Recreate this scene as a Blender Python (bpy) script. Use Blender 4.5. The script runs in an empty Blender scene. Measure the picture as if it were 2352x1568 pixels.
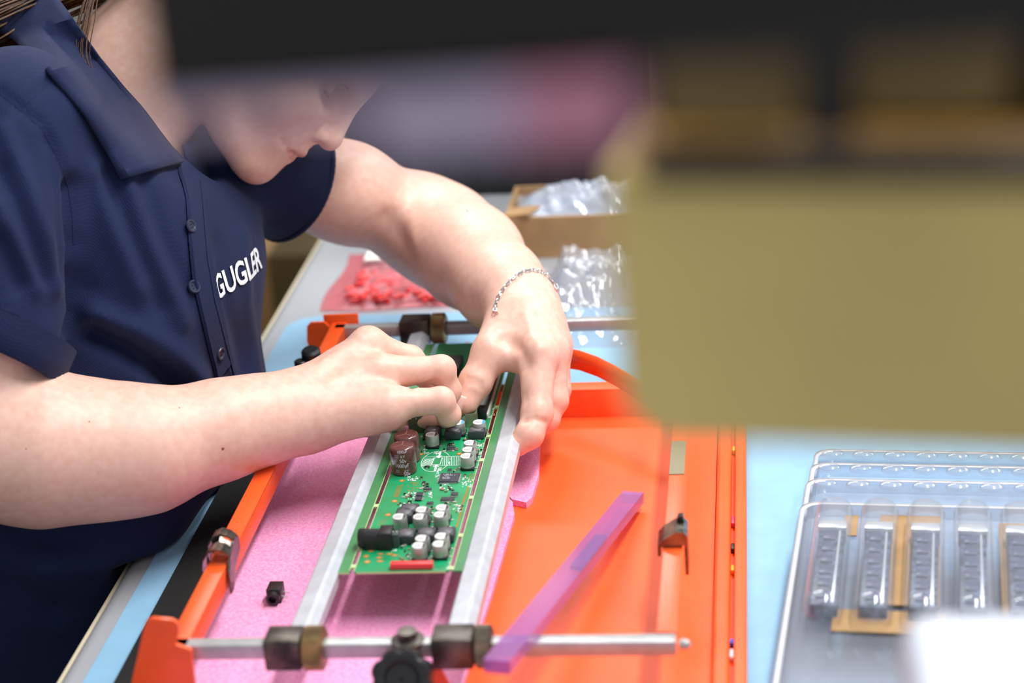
import bpy, bmesh, math, random
import numpy as np
from mathutils import Vector, Matrix
from mathutils.bvhtree import BVHTree

random.seed(7); rng = np.random.default_rng(7)
SC = bpy.context.scene
COL = SC.collection

# ------------------------------------------------------------------ camera
FPX = 4600.0                      # focal length in pixels of the 2352 px wide frame
PITCH, ROLL, YAW = math.radians(21.65), math.radians(4.55), math.radians(7.8)
_h = np.array([-math.sin(YAW), math.cos(YAW), 0]); _r0 = np.array([math.cos(YAW), math.sin(YAW), 0]); _z = np.array([0, 0, 1.])
FW = _h * math.cos(PITCH) - _z * math.sin(PITCH)
_u0 = _h * math.sin(PITCH) + _z * math.cos(PITCH)
RT = _r0 * math.cos(ROLL) - _u0 * math.sin(ROLL)
UP = _r0 * math.sin(ROLL) + _u0 * math.cos(ROLL)
CAM = np.array([0, 0, 0.68033])
cam_d = bpy.data.cameras.new('camera'); cam = bpy.data.objects.new('camera', cam_d); COL.objects.link(cam)
cam_d.sensor_width = 36.0; cam_d.lens = 36.0 * FPX / 2352.0; cam_d.clip_start = 0.02; cam_d.clip_end = 60
cam.matrix_world = Matrix(((RT[0], UP[0], -FW[0], CAM[0]), (RT[1], UP[1], -FW[1], CAM[1]), (RT[2], UP[2], -FW[2], CAM[2]), (0, 0, 0, 1)))
cam_d.dof.use_dof = True; cam_d.dof.focus_distance = 1.50; cam_d.dof.aperture_fstop = 4.2
SC.camera = cam

# ------------------------------------------------------------------ world, lamps, exposure
W = bpy.data.worlds.new('room_light'); SC.world = W; W.use_nodes = True
_bg = W.node_tree.nodes['Background']; _bg.inputs[0].default_value = (0.93, 0.96, 1.0, 1); _bg.inputs[1].default_value = 0.40
SC.view_settings.view_transform = 'Standard'; SC.view_settings.look = 'None'
SC.view_settings.gamma = 1.0; SC.view_settings.use_curve_mapping = False; SC.view_settings.exposure = 0.45
def area(name, loc, target, sx, sy, power, col=(1, 0.985, 0.96)):
    l = bpy.data.lights.new(name, 'AREA'); l.shape = 'RECTANGLE'; l.size = sx; l.size_y = sy; l.energy = power; l.color = col
    o = bpy.data.objects.new(name, l); COL.objects.link(o); o.location = loc
    d = (Vector(target) - Vector(loc)).normalized()
    y = Vector((0, 1, 0)); x = y.cross(-d).normalized(); y = (-d).cross(x)
    o.matrix_world = Matrix(((x[0], y[0], -d[0], loc[0]), (x[1], y[1], -d[1], loc[1]), (x[2], y[2], -d[2], loc[2]), (0, 0, 0, 1)))
    return o
area('ceiling_lamp_near', (0.42, 1.35, 1.75), (-0.15, 1.35, 0), 0.16, 1.5, 29)
area('ceiling_lamp_far', (-0.55, 3.2, 1.9), (-0.4, 2.6, 0), 1.2, 0.3, 22)
area('ceiling_lamp_side', (1.3, 2.6, 1.9), (0, 1.8, 0), 0.3, 1.5, 14)

# ------------------------------------------------------------------ pixel helpers (photograph frame -> a point in the room)
def ray(x, y): return RT * (x - 1176) / FPX + UP * (784 - y) / FPX + FW
def U(x, y, z):
    d = ray(x, y); return CAM + d * (z - CAM[2]) / d[2]
def P(x, y, zd): return CAM + ray(x, y) * zd
def ZD(x, y, z): return float((U(x, y, z) - CAM) @ FW)

# ------------------------------------------------------------------ materials
def lin(c):
    out = []
    for v in c[:3]:
        v = v / 255.0
        out.append(v / 12.92 if v <= 0.04045 else ((v + 0.055) / 1.055) ** 2.4)
    return (*out, 1.0)
_M = {}
def mat(name, col, rough=0.5, metal=0.0, noise=None, bump=None, spec=0.5, col2=None, sss=0, coat=0, aniso=0, vcol=None, emit=0):
    if name in _M: return _M[name]
    m = bpy.data.materials.new(name); m.use_nodes = True; _M[name] = m
    nt = m.node_tree; b = nt.nodes['Principled BSDF']
    b.inputs['Base Color'].default_value = lin(col); b.inputs['Roughness'].default_value = rough
    b.inputs['Metallic'].default_value = metal; b.inputs['Specular IOR Level'].default_value = spec
    if coat: b.inputs['Coat Weight'].default_value = coat; b.inputs['Coat Roughness'].default_value = 0.08
    tc = nt.nodes.new('ShaderNodeTexCoord')
    csock = None
    if noise:
        n = nt.nodes.new('ShaderNodeTexNoise'); n.inputs['Scale'].default_value = noise[0]; n.inputs['Detail'].default_value = 5
        nt.links.new(tc.outputs['Object'], n.inputs['Vector'])
        r = nt.nodes.new('ShaderNodeMapRange'); r.inputs[1].default_value = 0.35; r.inputs[2].default_value = 0.65
        nt.links.new(n.outputs['Fac'], r.inputs[0])
        mx = nt.nodes.new('ShaderNodeMix'); mx.data_type = 'RGBA'
        c2 = col2 if col2 else tuple(max(0, v * (1 - noise[1])) for v in col)
        mx.inputs[6].default_value = lin(col); mx.inputs[7].default_value = lin(c2)
        nt.links.new(r.outputs[0], mx.inputs[0]); csock = mx.outputs[2]
    if vcol:
        a = nt.nodes.new('ShaderNodeAttribute'); a.attribute_name = vcol
        if csock:
            mm = nt.nodes.new('ShaderNodeMix'); mm.data_type = 'RGBA'; mm.blend_type = 'MULTIPLY'; mm.inputs[0].default_value = 1
            nt.links.new(csock, mm.inputs[6]); nt.links.new(a.outputs['Color'], mm.inputs[7]); csock = mm.outputs[2]
        else: csock = a.outputs['Color']
    if csock: nt.links.new(csock, b.inputs['Base Color'])
    if bump:
        n2 = nt.nodes.new('ShaderNodeTexNoise'); n2.inputs['Scale'].default_value = bump[0]; n2.inputs['Detail'].default_value = 4
        nt.links.new(tc.outputs['Object'], n2.inputs['Vector'])
        bp = nt.nodes.new('ShaderNodeBump'); bp.inputs['Strength'].default_value = bump[1]; bp.inputs['Distance'].default_value = bump[2] if len(bump) > 2 else 0.001
        nt.links.new(n2.outputs['Fac'], bp.inputs['Height']); nt.links.new(bp.outputs[0], b.inputs['Normal'])
    if sss:
        b.inputs['Subsurface Weight'].default_value = sss; b.inputs['Subsurface Radius'].default_value = (1.0, 0.35, 0.2); b.inputs['Subsurface Scale'].default_value = 0.006
    return m
def clear_mat(name, tint=(245, 248, 252), gloss=0.08, rough=0.06, density=0.12, bump=None, milk=None):
    """thin clear plastic: transparent + fresnel gloss + a little milky diffuse"""
    if name in _M: return _M[name]
    m = bpy.data.materials.new(name); m.use_nodes = True; _M[name] = m
    nt = m.node_tree; nt.nodes.remove(nt.nodes['Principled BSDF']); out = nt.nodes['Material Output']
    t = nt.nodes.new('ShaderNodeBsdfTransparent'); t.inputs[0].default_value = lin(tint)
    g = nt.nodes.new('ShaderNodeBsdfGlossy'); g.inputs['Roughness'].default_value = rough
    d = nt.nodes.new('ShaderNodeBsdfDiffuse'); d.inputs[0].default_value = lin(milk or tint)
    m1 = nt.nodes.new('ShaderNodeMixShader'); m1.inputs[0].default_value = density
    nt.links.new(t.outputs[0], m1.inputs[1]); nt.links.new(d.outputs[0], m1.inputs[2])
    lw = nt.nodes.new('ShaderNodeLayerWeight'); pw = nt.nodes.new('ShaderNodeMath'); pw.operation = 'POWER'; pw.inputs[1].default_value = 4.0; nt.links.new(lw.outputs['Facing'], pw.inputs[0])
    fr = nt.nodes.new('ShaderNodeMath'); fr.operation = 'MULTIPLY'; fr.inputs[1].default_value = 0.7; nt.links.new(pw.outputs[0], fr.inputs[0])
    ad = nt.nodes.new('ShaderNodeMath'); ad.operation = 'ADD'; ad.inputs[1].default_value = gloss; nt.links.new(fr.outputs[0], ad.inputs[0])
    m2 = nt.nodes.new('ShaderNodeMixShader'); nt.links.new(ad.outputs[0], m2.inputs[0])
    nt.links.new(m1.outputs[0], m2.inputs[1]); nt.links.new(g.outputs[0], m2.inputs[2]); nt.links.new(m2.outputs[0], out.inputs[0])
    if bump:
        tc = nt.nodes.new('ShaderNodeTexCoord'); n2 = nt.nodes.new('ShaderNodeTexNoise'); n2.inputs['Scale'].default_value = bump[0]
        nt.links.new(tc.outputs['Object'], n2.inputs['Vector'])
        bp = nt.nodes.new('ShaderNodeBump'); bp.inputs['Strength'].default_value = bump[1]; bp.inputs['Distance'].default_value = 0.004
        nt.links.new(n2.outputs['Fac'], bp.inputs['Height']); nt.links.new(bp.outputs[0], g.inputs['Normal'])
    return m

# ------------------------------------------------------------------ mesh builder
class B:
    def __init__(self): self.bm = bmesh.new()
    def _add(self, verts, faces):
        vs = [self.bm.verts.new(tuple(v)) for v in verts]
        for f in faces:
            try: self.bm.faces.new([vs[i] for i in f])
            except ValueError: pass
        return self
    def box(self, c, d, M=None, bev=0.0, seg=2):
        t = bmesh.new(); bmesh.ops.create_cube(t, size=1.0)
        for v in t.verts: v.co = Vector((v.co.x * d[0], v.co.y * d[1], v.co.z * d[2]))
        if bev > 0: bmesh.ops.bevel(t, geom=list(t.edges), offset=min(bev, min(d) * 0.45), segments=seg, affect='EDGES', profile=0.5)
        Mx = (M.to_4x4() if M else Matrix.Identity(4)); Mx = Matrix.Translation(Vector(tuple(c))) @ Mx
        t.verts.ensure_lookup_table(); t.verts.index_update()
        self._add([Mx @ v.co for v in t.verts], [[v.index for v in f.verts] for f in t.faces]); t.free(); return self
    def lo_hi(self, lo, hi, bev=0.0, seg=2):
        lo = np.array(lo, float); hi = np.array(hi, float); return self.box((lo + hi) / 2, hi - lo, None, bev, seg)
    def beam(self, a, b, w, hgt, bev=0.0, up=(0, 0, 1)):
        """box from a to b (centre line), w wide, hgt tall"""
        a = Vector(tuple(a)); b = Vector(tuple(b)); y = (b - a); L = y.length; y.normalize()
        x = y.cross(Vector(up)).normalized(); z = x.cross(y)
        return self.box((a + b) / 2, (w, L, hgt), Matrix((x, y, z)).transposed(), bev)
    def cyl(self, a, b, r0, r1=None, seg=24, bev=0):
        r1 = r0 if r1 is None else r1
        a = Vector(tuple(a)); b = Vector(tuple(b)); L = (b - a).length
        pr = [(0, 0), (r0, 0), (r1, L), (0, L)] if not bev else [(0, 0), (r0 - bev, 0), (r0, bev), (r1, L - bev), (r1 - bev, L), (0, L)]
        return self.lathe(pr, a, b - a, seg)
    def lathe(self, prof, o=(0, 0, 0), axis=(0, 0, 1), seg=24):
        o = Vector(tuple(o)); z = Vector(tuple(axis)).normalized()
        t = Vector((1, 0, 0)) if abs(z.x) < 0.8 else Vector((0, 1, 0)); x = t.cross(z).normalized(); y = z.cross(x)
        vs, fs, rings = [], [], []
        for r, hgt in prof:
            if r <= 1e-7: rings.append([len(vs)]); vs.append(o + z * hgt)
            else:
                rings.append(list(range(len(vs), len(vs) + seg)))
                for i in range(seg):
                    a = 2 * math.pi * i / seg; vs.append(o + z * hgt + x * (r * math.cos(a)) + y * (r * math.sin(a)))
        for A, Bq in zip(rings, rings[1:]):
            for i in range(seg):
                j = (i + 1) % seg
                if len(A) == 1 and len(Bq) == 1: continue
                if len(A) == 1: fs.append([A[0], Bq[j], Bq[i]])
                elif len(Bq) == 1: fs.append([A[i], A[j], Bq[0]])
                else: fs.append([A[i], A[j], Bq[j], Bq[i]])
        return self._add(vs, fs)
    def tube(self, pts, r, seg=8, cap=True):
        pts = [Vector(tuple(q)) for q in pts]; n = len(pts)
        rr = r if hasattr(r, '__len__') else [r] * n
        vs, fs = [], []; pv = None
        for i, q in enumerate(pts):
            t = (pts[min(i + 1, n - 1)] - pts[max(i - 1, 0)]).normalized()
            if pv is None:
                a = Vector((0, 0, 1)) if abs(t.z) < 0.9 else Vector((1, 0, 0)); x = a.cross(t).normalized()
            else: x = (pv - t * pv.dot(t)).normalized()
            pv = x; y = t.cross(x)
            for k in range(seg):
                a = 2 * math.pi * k / seg; vs.append(q + (x * math.cos(a) + y * math.sin(a)) * rr[i])
        for i in range(n - 1):
            for k in range(seg):
                j = (k + 1) % seg; fs.append([i * seg + k, i * seg + j, (i + 1) * seg + j, (i + 1) * seg + k])
        if cap: fs.append(list(range(seg))[::-1]); fs.append([(n - 1) * seg + k for k in range(seg)])
        return self._add(vs, fs)
    def prism(self, poly, z0, z1, M=None):
        n = len(poly); Mx = M if M else Matrix.Identity(4)
        vs = [Mx @ Vector((x, y, z0)) for x, y in poly] + [Mx @ Vector((x, y, z1)) for x, y in poly]
        fs = [list(range(n))[::-1], list(range(n, 2 * n))] + [[i, (i + 1) % n, n + (i + 1) % n, n + i] for i in range(n)]
        return self._add(vs, fs)
    def grid(self, G, closed=False):
        nu, nv = len(G), len(G[0]); vs = [q for row in G for q in row]; fs = []
        for i in range(nu - 1):
            for j in range(nv - 1 + (1 if closed else 0)):
                k = (j + 1) % nv; fs.append([i * nv + j, i * nv + k, (i + 1) * nv + k, (i + 1) * nv + j])
        return self._add(vs, fs)
    def raw(self, vs, fs): return self._add(vs, fs)
    def build(self, name, m, parent=None, smooth=True, solid=0, off=None):
        bm = self.bm
        bmesh.ops.recalc_face_normals(bm, faces=list(bm.faces))
        if smooth:
            for f in bm.faces: f.smooth = True
            for e in bm.edges:
                if len(e.link_faces) == 2 and e.calc_face_angle(0) > 0.7: e.smooth = False
        me = bpy.data.meshes.new(name); bm.to_mesh(me); bm.free()
        return link(name, me, m, parent, solid, off)
def link(name, me, m, parent=None, solid=0, off=None):
    o = bpy.data.objects.new(name, me); COL.objects.link(o)
    if m: me.materials.append(m)
    if parent is not None:
        o.parent = parent
        if off is None:
            q = parent; l = Vector((0, 0, 0))
            while q is not None: l += q.location; q = q.parent
            o.location = -l
        else: o.location = off
    if solid:
        s = o.modifiers.new('thickness', 'SOLIDIFY'); s.thickness = abs(solid); s.offset = 1 if solid > 0 else 0
    return o
def thing(name, label, cat, loc=(0, 0, 0), group=None):
    o = bpy.data.objects.new(name, None); COL.objects.link(o); o.empty_display_size = 0.02
    o.location = Vector(tuple(float(v) for v in loc)); return tag(o, label, cat, group)
def tag(o, label, cat, group=None):
    o['label'] = label; o['category'] = cat
    if group: o['group'] = group
    return o
def struct(o): o['kind'] = 'structure'; return o
def copy_tree(o, parent=None):
    c = o.copy(); COL.objects.link(c); c.parent = parent
    for ch in o.children: copy_tree(ch, c)
    return c
def text_geo(s, size, bold=0.0):
    cu = bpy.data.curves.new('t', 'FONT'); cu.body = s; cu.size = size; cu.resolution_u = 3; cu.offset = bold
    o = bpy.data.objects.new('t', cu); COL.objects.link(o)
    dg = bpy.context.evaluated_depsgraph_get(); me = bpy.data.meshes.new_from_object(o.evaluated_get(dg))
    vs = [tuple(v.co) for v in me.vertices]; fs = [list(q.vertices) for q in me.polygons]
    bpy.data.objects.remove(o); bpy.data.meshes.remove(me); bpy.data.curves.remove(cu)
    return vs, fs
def PY(px, py, y):
    d = ray(px, py); return CAM + d * (y / d[1])
def PX(px, py, x):
    d = ray(px, py); return CAM + d * (x / d[0])

# ------------------------------------------------------------------ shared materials
M_ORANGE = mat('orange_paint', (251, 94, 34), 0.34, noise=(60, 0.04), bump=(900, 0.03))
M_ORANGE_TRAY = mat('orange_tray_paint', (252, 99, 38), 0.5, noise=(18, 0.05), col2=(250, 92, 34), bump=(300, 0.04))
M_FOAM = mat('pink_foam', (244, 146, 198), 0.6, noise=(420, 0.05), col2=(250, 178, 216), bump=(700, 0.55, 0.0012))
M_ALU = mat('brushed_aluminium', (206, 211, 220), 0.42, 0.35, noise=(90, 0.06), bump=(500, 0.03))
M_STEEL = mat('steel_bar', (190, 191, 192), 0.38, 0.4, noise=(70, 0.1), bump=(400, 0.04))
M_CLIP = mat('spring_steel', (150, 142, 132), 0.22, 1.0, noise=(120, 0.35), bump=(220, 0.25))
M_BLACK = mat('black_plastic', (24, 25, 28), 0.42, bump=(600, 0.05))
M_GUN = mat('black_oxide', (40, 38, 38), 0.38, 0.6, noise=(80, 0.3), col2=(92, 84, 74))
M_GREY = mat('worn_grey_metal', (112, 106, 100), 0.4, 0.7, noise=(70, 0.3))
M_BRASS = mat('aged_brass', (158, 132, 88), 0.4, 0.75, noise=(100, 0.25), col2=(120, 100, 72))
M_RUBBER = mat('black_rubber', (20, 22, 22), 0.7, bump=(300, 0.1))
M_WHITEPRINT = mat('white_print', (236, 240, 240), 0.6)
M_CARD = mat('cardboard', (178, 142, 98), 0.85, noise=(30, 0.1), bump=(200, 0.15))
M_RED = mat('red_plastic', (232, 66, 66), 0.4)

# ------------------------------------------------------------------ room shell
FLOOR = -0.76
struct(B().lo_hi((-3.2, -1.6, FLOOR - 0.05), (3.2, 5.0, FLOOR)).build('floor', mat('floor_grey', (78, 74, 66), 0.6, noise=(3, 0.15))))
struct(B().lo_hi((-3.2, 5.0, FLOOR), (3.2, 5.1, 2.4)).build('wall_back', mat('wall_paint', (168, 166, 160), 0.8, noise=(2, 0.05))))
struct(B().lo_hi((-3.3, -1.6, FLOOR), (-3.2, 5.0, 2.4)).build('wall_left', mat('wall_paint', (168, 166, 160), 0.8)))

# ------------------------------------------------------------------ workbench
bench = thing('workbench', 'white topped workbench with a beige edge under the blue mat', 'table', (0.4, 1.35, FLOOR))
B().lo_hi((-0.478, -0.3, -0.032), (1.3, 2.6, 0.0), 0.012, 4).build('table_top', mat('white_laminate', (172, 176, 182), 0.45, noise=(5, 0.03)), bench)
B().lo_hi((-0.4805, -0.29, -0.026), (-0.477, 2.59, -0.006), 0.002).build('edge_band', mat('beige_edge', (206, 196, 170), 0.5), bench)
for lx in (-0.36, 1.2):
    for ly in (-0.2, 2.5): B().lo_hi((lx - .03, ly - .03, FLOOR), (lx + .03, ly + .03, -0.03), 0.004).build('leg', mat('grey_steel_leg', (120, 124, 128), 0.5, 0.3), bench)
def rrect(x0, y0, x1, y1, r, n=6):
    out = []
    for cx, cy, a0 in ((x1 - r, y0 + r, -90), (x1 - r, y1 - r, 0), (x0 + r, y1 - r, 90), (x0 + r, y0 + r, 180)):
        for i in range(n + 1):
            a = math.radians(a0 + 90 * i / n); out.append((cx + r * math.cos(a), cy + r * math.sin(a)))
    return out
mt = B().prism(rrect(-0.456, 0.2, 0.55, 1.772, 0.03), 0.0, 0.0025).build('bench_mat', mat('blue_mat', (140, 188, 220), 0.5, noise=(40, 0.03), bump=(500, 0.05)))
tag(mt, 'light blue antistatic mat lying on the workbench under the orange fixture', 'mat')

# ------------------------------------------------------------------ orange assembly fixture (tray, frame, bars, clamps)
FX = thing('assembly_fixture', 'orange metal assembly frame with steel bars and tray on the blue mat', 'fixture', (-0.22, 1.3, 0.0025))
B().lo_hi((-0.431, 0.86, 0.003), (-0.34, 1.555, 0.009), 0.001).build('base_strip', M_RUBBER, FX)
B().lo_hi((-0.40, 0.86, 0.009), (-0.041, 1.496, 0.012)).build('tray_plate', M_ORANGE_TRAY, FX)
B().lo_hi((-0.0405, 0.86, 0.003), (-0.0294, 1.5, 0.0175), 0.003, 3).build('tray_rim', M_ORANGE_TRAY, FX)
B().lo_hi((-0.0266, 0.86, 0.003), (-0.0183, 1.5, 0.0165), 0.0015, 2).build('tray_rim', M_ORANGE_TRAY, FX)
B().lo_hi((-0.0305, 0.86, 0.003), (-0.0258, 1.5, 0.009)).build('slot_floor', M_ORANGE, FX)
bw = B(); bw.lo_hi((-0.40, 1.496, 0.003), (-0.0183, 1.500, 0.036), 0.001); bw.lo_hi((-0.40, 1.496, 0.034), (-0.0183, 1.512, 0.037), 0.001)
bw.build('tray_back_wall', M_ORANGE_TRAY, FX)
# bent strap behind the tray
st = B(); pts = [P(1292, 822, 1.63), P(1330, 828, 1.615), P(1370, 842, 1.60), P(1410, 862, 1.585), P(1460, 892, 1.565), P(1520, 935, 1.54)]
G = []
for q in pts: G.append([Vector(q) + Vector((0, 0, 0.0085)), Vector(q) + Vector((0, 0, -0.0085))])
st.grid(G).build('strap', M_ORANGE, FX, solid=0.0015)
# side rails of the frame: angle sections
def angle_rail(x0, x1, y0, y1, ztop, drop, side):
    b = B(); b.lo_hi((x0, y0, ztop - 0.0022), (x1, y1, ztop), 0.0006)
    xs = x1 if side > 0 else x0
    b.lo_hi((xs - (0.002 if side > 0 else 0), y0, ztop - drop), (xs + (0 if side > 0 else 0.002), y1, ztop - 0.0003), 0.0005)
    return b
angle_rail(-0.3755, -0.3622, 1.045, 1.605, 0.0625, 0.016, 1).build('side_rail', M_ORANGE, FX)
angle_rail(-0.0715, -0.0588, 1.062, 1.605, 0.0625, 0.013, -1).build('side_rail', M_ORANGE, FX)
B().lo_hi((-0.0712, 1.28, 0.0624), (-0.0606, 1.335, 0.0632)).build('tape_patch', mat('grey_tape', (140, 130, 104), 0.6), FX)
# end plates carrying the frame
def plate_px(poly, y, th, name):
    pts = [PY(px, py, y) for px, py in poly]
    for q in pts: q[2] = max(q[2], .0032)
    Mx = Matrix(((1, 0, 0, 0), (0, 0, 1, 0), (0, 1, 0, 0), (0, 0, 0, 1)))
    return B().prism([(q[0], q[2]) for q in pts], y - th / 2, y + th / 2, Mx).build(name, M_ORANGE, FX)
plate_px([(332, 1440), (338, 1424), (350, 1417), (396, 1421), (408, 1428), (412, 1445), (405, 1478), (440, 1490), (452, 1600), (470, 1700), (470, 1800), (280, 1800), (286, 1640)], 1.046, 0.003, 'end_plate')
pl = B(); pl.lo_hi((-0.383, 1.598, 0.003), (-0.352, 1.601, 0.070), 0.001); pl.build('end_plate', M_ORANGE, FX)
plate_px([(1000, 1512), (1048, 1600), (1048, 1700), (985, 1700), (985, 1530)], 1.052, 0.003, 'end_plate')
plB = B(); plB.lo_hi((-0.075, 1.598, 0.003), (-0.05, 1.601, 0.062), 0.001); plB.build('end_plate', M_ORANGE, FX)
pt = B()
for k, (a, bq) in enumerate([((706, 742), (706, 790)), ((730, 737), (728, 800)), ((752, 745), (750, 800)), ((790, 740), (775, 800))]): pass
pts = [PY(x, y, 1.592) for x, y in [(706, 748), (714, 739), (745, 738), (757, 748), (757, 790), (735, 812), (712, 800), (706, 782)]]
Mx = Matrix(((1, 0, 0, 0), (0, 0, 1, 0), (0, 1, 0, 0), (0, 0, 0, 1)))
pt.prism([(q[0], q[2]) for q in pts], 1.590, 1.593, Mx).build('corner_tab', M_ORANGE, FX)
# black thumb screw beside the rear corner, under the hand
ts = B(); c = P(715, 822, 1.66)
ts.cyl(c + np.array([0, .004, -.012]), c + np.array([0, .0, .008]), 0.009, 0.008, 16, 0.002); ts.cyl(c + np.array([-.008, -.004, -.02]), c + np.array([-.008, -.004, .0]), 0.006, 0.006, 12, 0.001)
ts.build('thumb_screw', M_BLACK, FX)
# cross bars
B().lo_hi((-0.3735, 1.0505, 0.0525), (-0.0595, 1.0605, 0.0625), 0.0008).build('cross_bar', M_STEEL, FX)
B().lo_hi((-0.372, 1.585, 0.0525), (-0.06, 1.595, 0.0625), 0.0008).build('cross_bar', M_STEEL, FX)
for x, y in ((-0.0567, 1.0555), (-0.3755, 1.0555)):
    B().lathe([(0, -.001), (0.0026, -.001), (0.0036, 0.0012), (0.003, 0.0045), (0.0012, 0.0058), (0, 0.006)], (x, y, 0.0575), (1 if x > -.2 else -1, 0, 0), 16).build('end_screw', M_STEEL, FX)
def wheel(x0, x1, y, z, r, name='knurled_wheel', m=M_BRASS):
    b = B(); n = 60; prof = []
    xs = [(x0, r * .80), (x0 + .0015, r * .96), (x1 - .0015, r * .96), (x1, r * .80)]
    G = []
    for x, rr in [(x0, 0.006), *xs, (x1, 0.006)]:
        ring = []
        for i in range(n * 2):
            a = math.pi * i / n; q = rr * (1.035 if (i % 2 and rr > r * .9) else 1.0)
            ring.append(Vector((x, y + q * math.cos(a), z + q * math.sin(a))))
        G.append(ring)
    b.grid(G, True); return b.build(name, m, FX)
def clamp(x0, x1, y, z, m, hook=True):
    b = B(); b.box(((x0 + x1) / 2, y, z), (x1 - x0, 0.021, 0.021), None, 0.0015)
    if hook: b.box(((x0 + x1) / 2, y + .012, z - .004), (x1 - x0 - .006, 0.012, 0.012), None, 0.001)
    return b.build('clamp_block', m, FX)
zb = 0.0575
clamp(-0.3125, -0.2895, 1.0555, zb, M_GUN); wheel(-0.2892, -0.2755, 1.0555, zb, 0.0140)
clamp(-0.208, -0.1825, 1.0555, zb, M_GREY); wheel(-0.1822, -0.171, 1.0555, zb, 0.0135, m=mat('dull_nickel', (128, 122, 104), 0.42, 0.75, noise=(100, .2)))
clamp(-0.3135, -0.2875, 1.590, zb, M_GUN); wheel(-0.287, -0.2735, 1.590, zb, 0.0135)
clamp(-0.207, -0.1825, 1.590, zb, M_GREY); wheel(-0.182, -0.171, 1.590, zb, 0.0135)
# lobed black knob on the front bar
kc = Vector((-0.2235, 1.034, 0.0475)); ka = Vector((0.05, -0.8, 0.52)).normalized()
kx = ka.cross(Vector((0, 0, 1))).normalized(); ky = kx.cross(ka)
G = []
for hgt, sc, lob in ((0.0, .45, 0), (0.0, .92, 1), (0.003, 1, 1), (0.012, 1, 1), (0.0155, .93, 1), (0.0165, .78, .4), (0.0155, .55, 0), (0.0135, .48, 0), (0.0135, 0.05, 0)):
    ring = []
    for i in range(96):
        a = 2 * math.pi * i / 96; rr = 0.0195 * sc * (1 - lob * 0.10 * (0.5 + 0.5 * math.cos(8 * a)) ** 2)
        ring.append(kc + ka * hgt + kx * (rr * math.cos(a)) + ky * (rr * math.sin(a)))
    G.append(ring)
B().grid(G, True).build('knob', M_BLACK, FX)
kb = B(); kb.cyl(kc - ka * 0.03, kc, 0.006, 0.008, 20); kb.build('knob_stem', M_GREY, FX)
B().lathe([(0, 0), (0.0105, 0), (0.0105, 0.003), (0.006, 0.004), (0.006, 0.009), (0, 0.0095)], (-0.2235, 1.0555, 0.0600), (0, 0, 1), 24).build('bolt_head', M_GREY, FX)
# spring clips on the side rails
def clip(xc, y, mir, name):
    b = B(); s = mir; z = 0.0625
    def pl(*pts): return [Vector((xc + s * p[0] * 1.08, y + p[1] * 1.35, z + p[2] * 1.3)) for p in pts]
    hexp = [(-.014, -.014), (-.0135, -.004), (-.008, .004), (.004, .0085), (.011, .006), (.011, -.001), (-.002, -.006), (-.009, -.014)]
    n_ = len(hexp)
    b.raw(pl(*[(.0078, q[0], q[1]) for q in hexp]) + pl(*[(.0091, q[0], q[1]) for q in hexp]), [list(range(n_))[::-1], list(range(n_, 2 * n_))] + [[i, (i + 1) % n_, n_ + (i + 1) % n_, n_ + i] for i in range(n_)])
    for ya, yb, zz in ((-.0085, -.0005, 0.0), (.0035, .0105, .0022)):
        arc = [(.0085, .0035), (.005, .0065), (.0, .0078), (-.005, .0062), (-.0085, .002), (-.0098, -.004), (-.0090, -.0075)]
        b.grid([pl((x_, ya, h_ + zz), (x_, yb, h_ + zz)) for x_, h_ in arc]); b.grid([pl((x_, ya, h_ + zz + .0012), (x_, yb, h_ + zz + .0012)) for x_, h_ in arc])
        b.grid([pl((x_, ya, h_ + zz), (x_, ya, h_ + zz + .0012)) for x_, h_ in arc]); b.grid([pl((x_, yb, h_ + zz), (x_, yb, h_ + zz + .0012)) for x_, h_ in arc])
    b.grid([pl((.0085, -.0005, .0035), (.0085, .0035, .0057)), pl((0, -.0005, .0078), (0, .0035, .0100))])
    return b.build(name, M_CLIP, FX)
clip(-0.3690, 1.168, 1, 'spring_clip'); 
cpf = [(-.0098, -.006), (-.0098, .0012), (-.0055, .0062), (.0025, .0112), (.0078, .0112), (.0100, .0080), (.0100, -.020), (.0076, -.020), (.0076, .0016), (-.0078, .0006), (-.0078, -.006)]
cb3 = B(); cb3.prism(cpf, 1.170, 1.192, Matrix(((1, 0, 0, -.0652), (0, 0, 1, 0), (0, 1, 0, .0625), (0, 0, 0, 1)))); cb3.prism([(.0025, .0112), (.0078, .0112), (.0070, .0150), (.0036, .0145)], 1.186, 1.192, Matrix(((1, 0, 0, -.0652), (0, 0, 1, 0), (0, 1, 0, .0625), (0, 0, 0, 1))))
cb3.build('spring_clip', M_CLIP, FX, smooth=False)
# aluminium board guides
def guide(x0, x1, inner):
    w = x1 - x0; s = 1 if inner > 0 else -1
    prof = [(0, .0), (w, .0), (w, .0075), (w - .0042, .0112), (w - .0065, .0124), (.0015, .0105), (0, .0085)]
    if s < 0: prof = [(w - a, bq) for a, bq in prof][::-1]
    Mx = Matrix(((1, 0, 0, x0), (0, 0, 1, 0), (0, 1, 0, 0.0468), (0, 0, 0, 1)))
    return B().prism(prof, 1.0605, 1.585, Mx).build('board_guide', M_ALU, FX, smooth=False)
guide(-0.3045, -0.2872, 1); guide(-0.2035, -0.186, 1)
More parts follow.
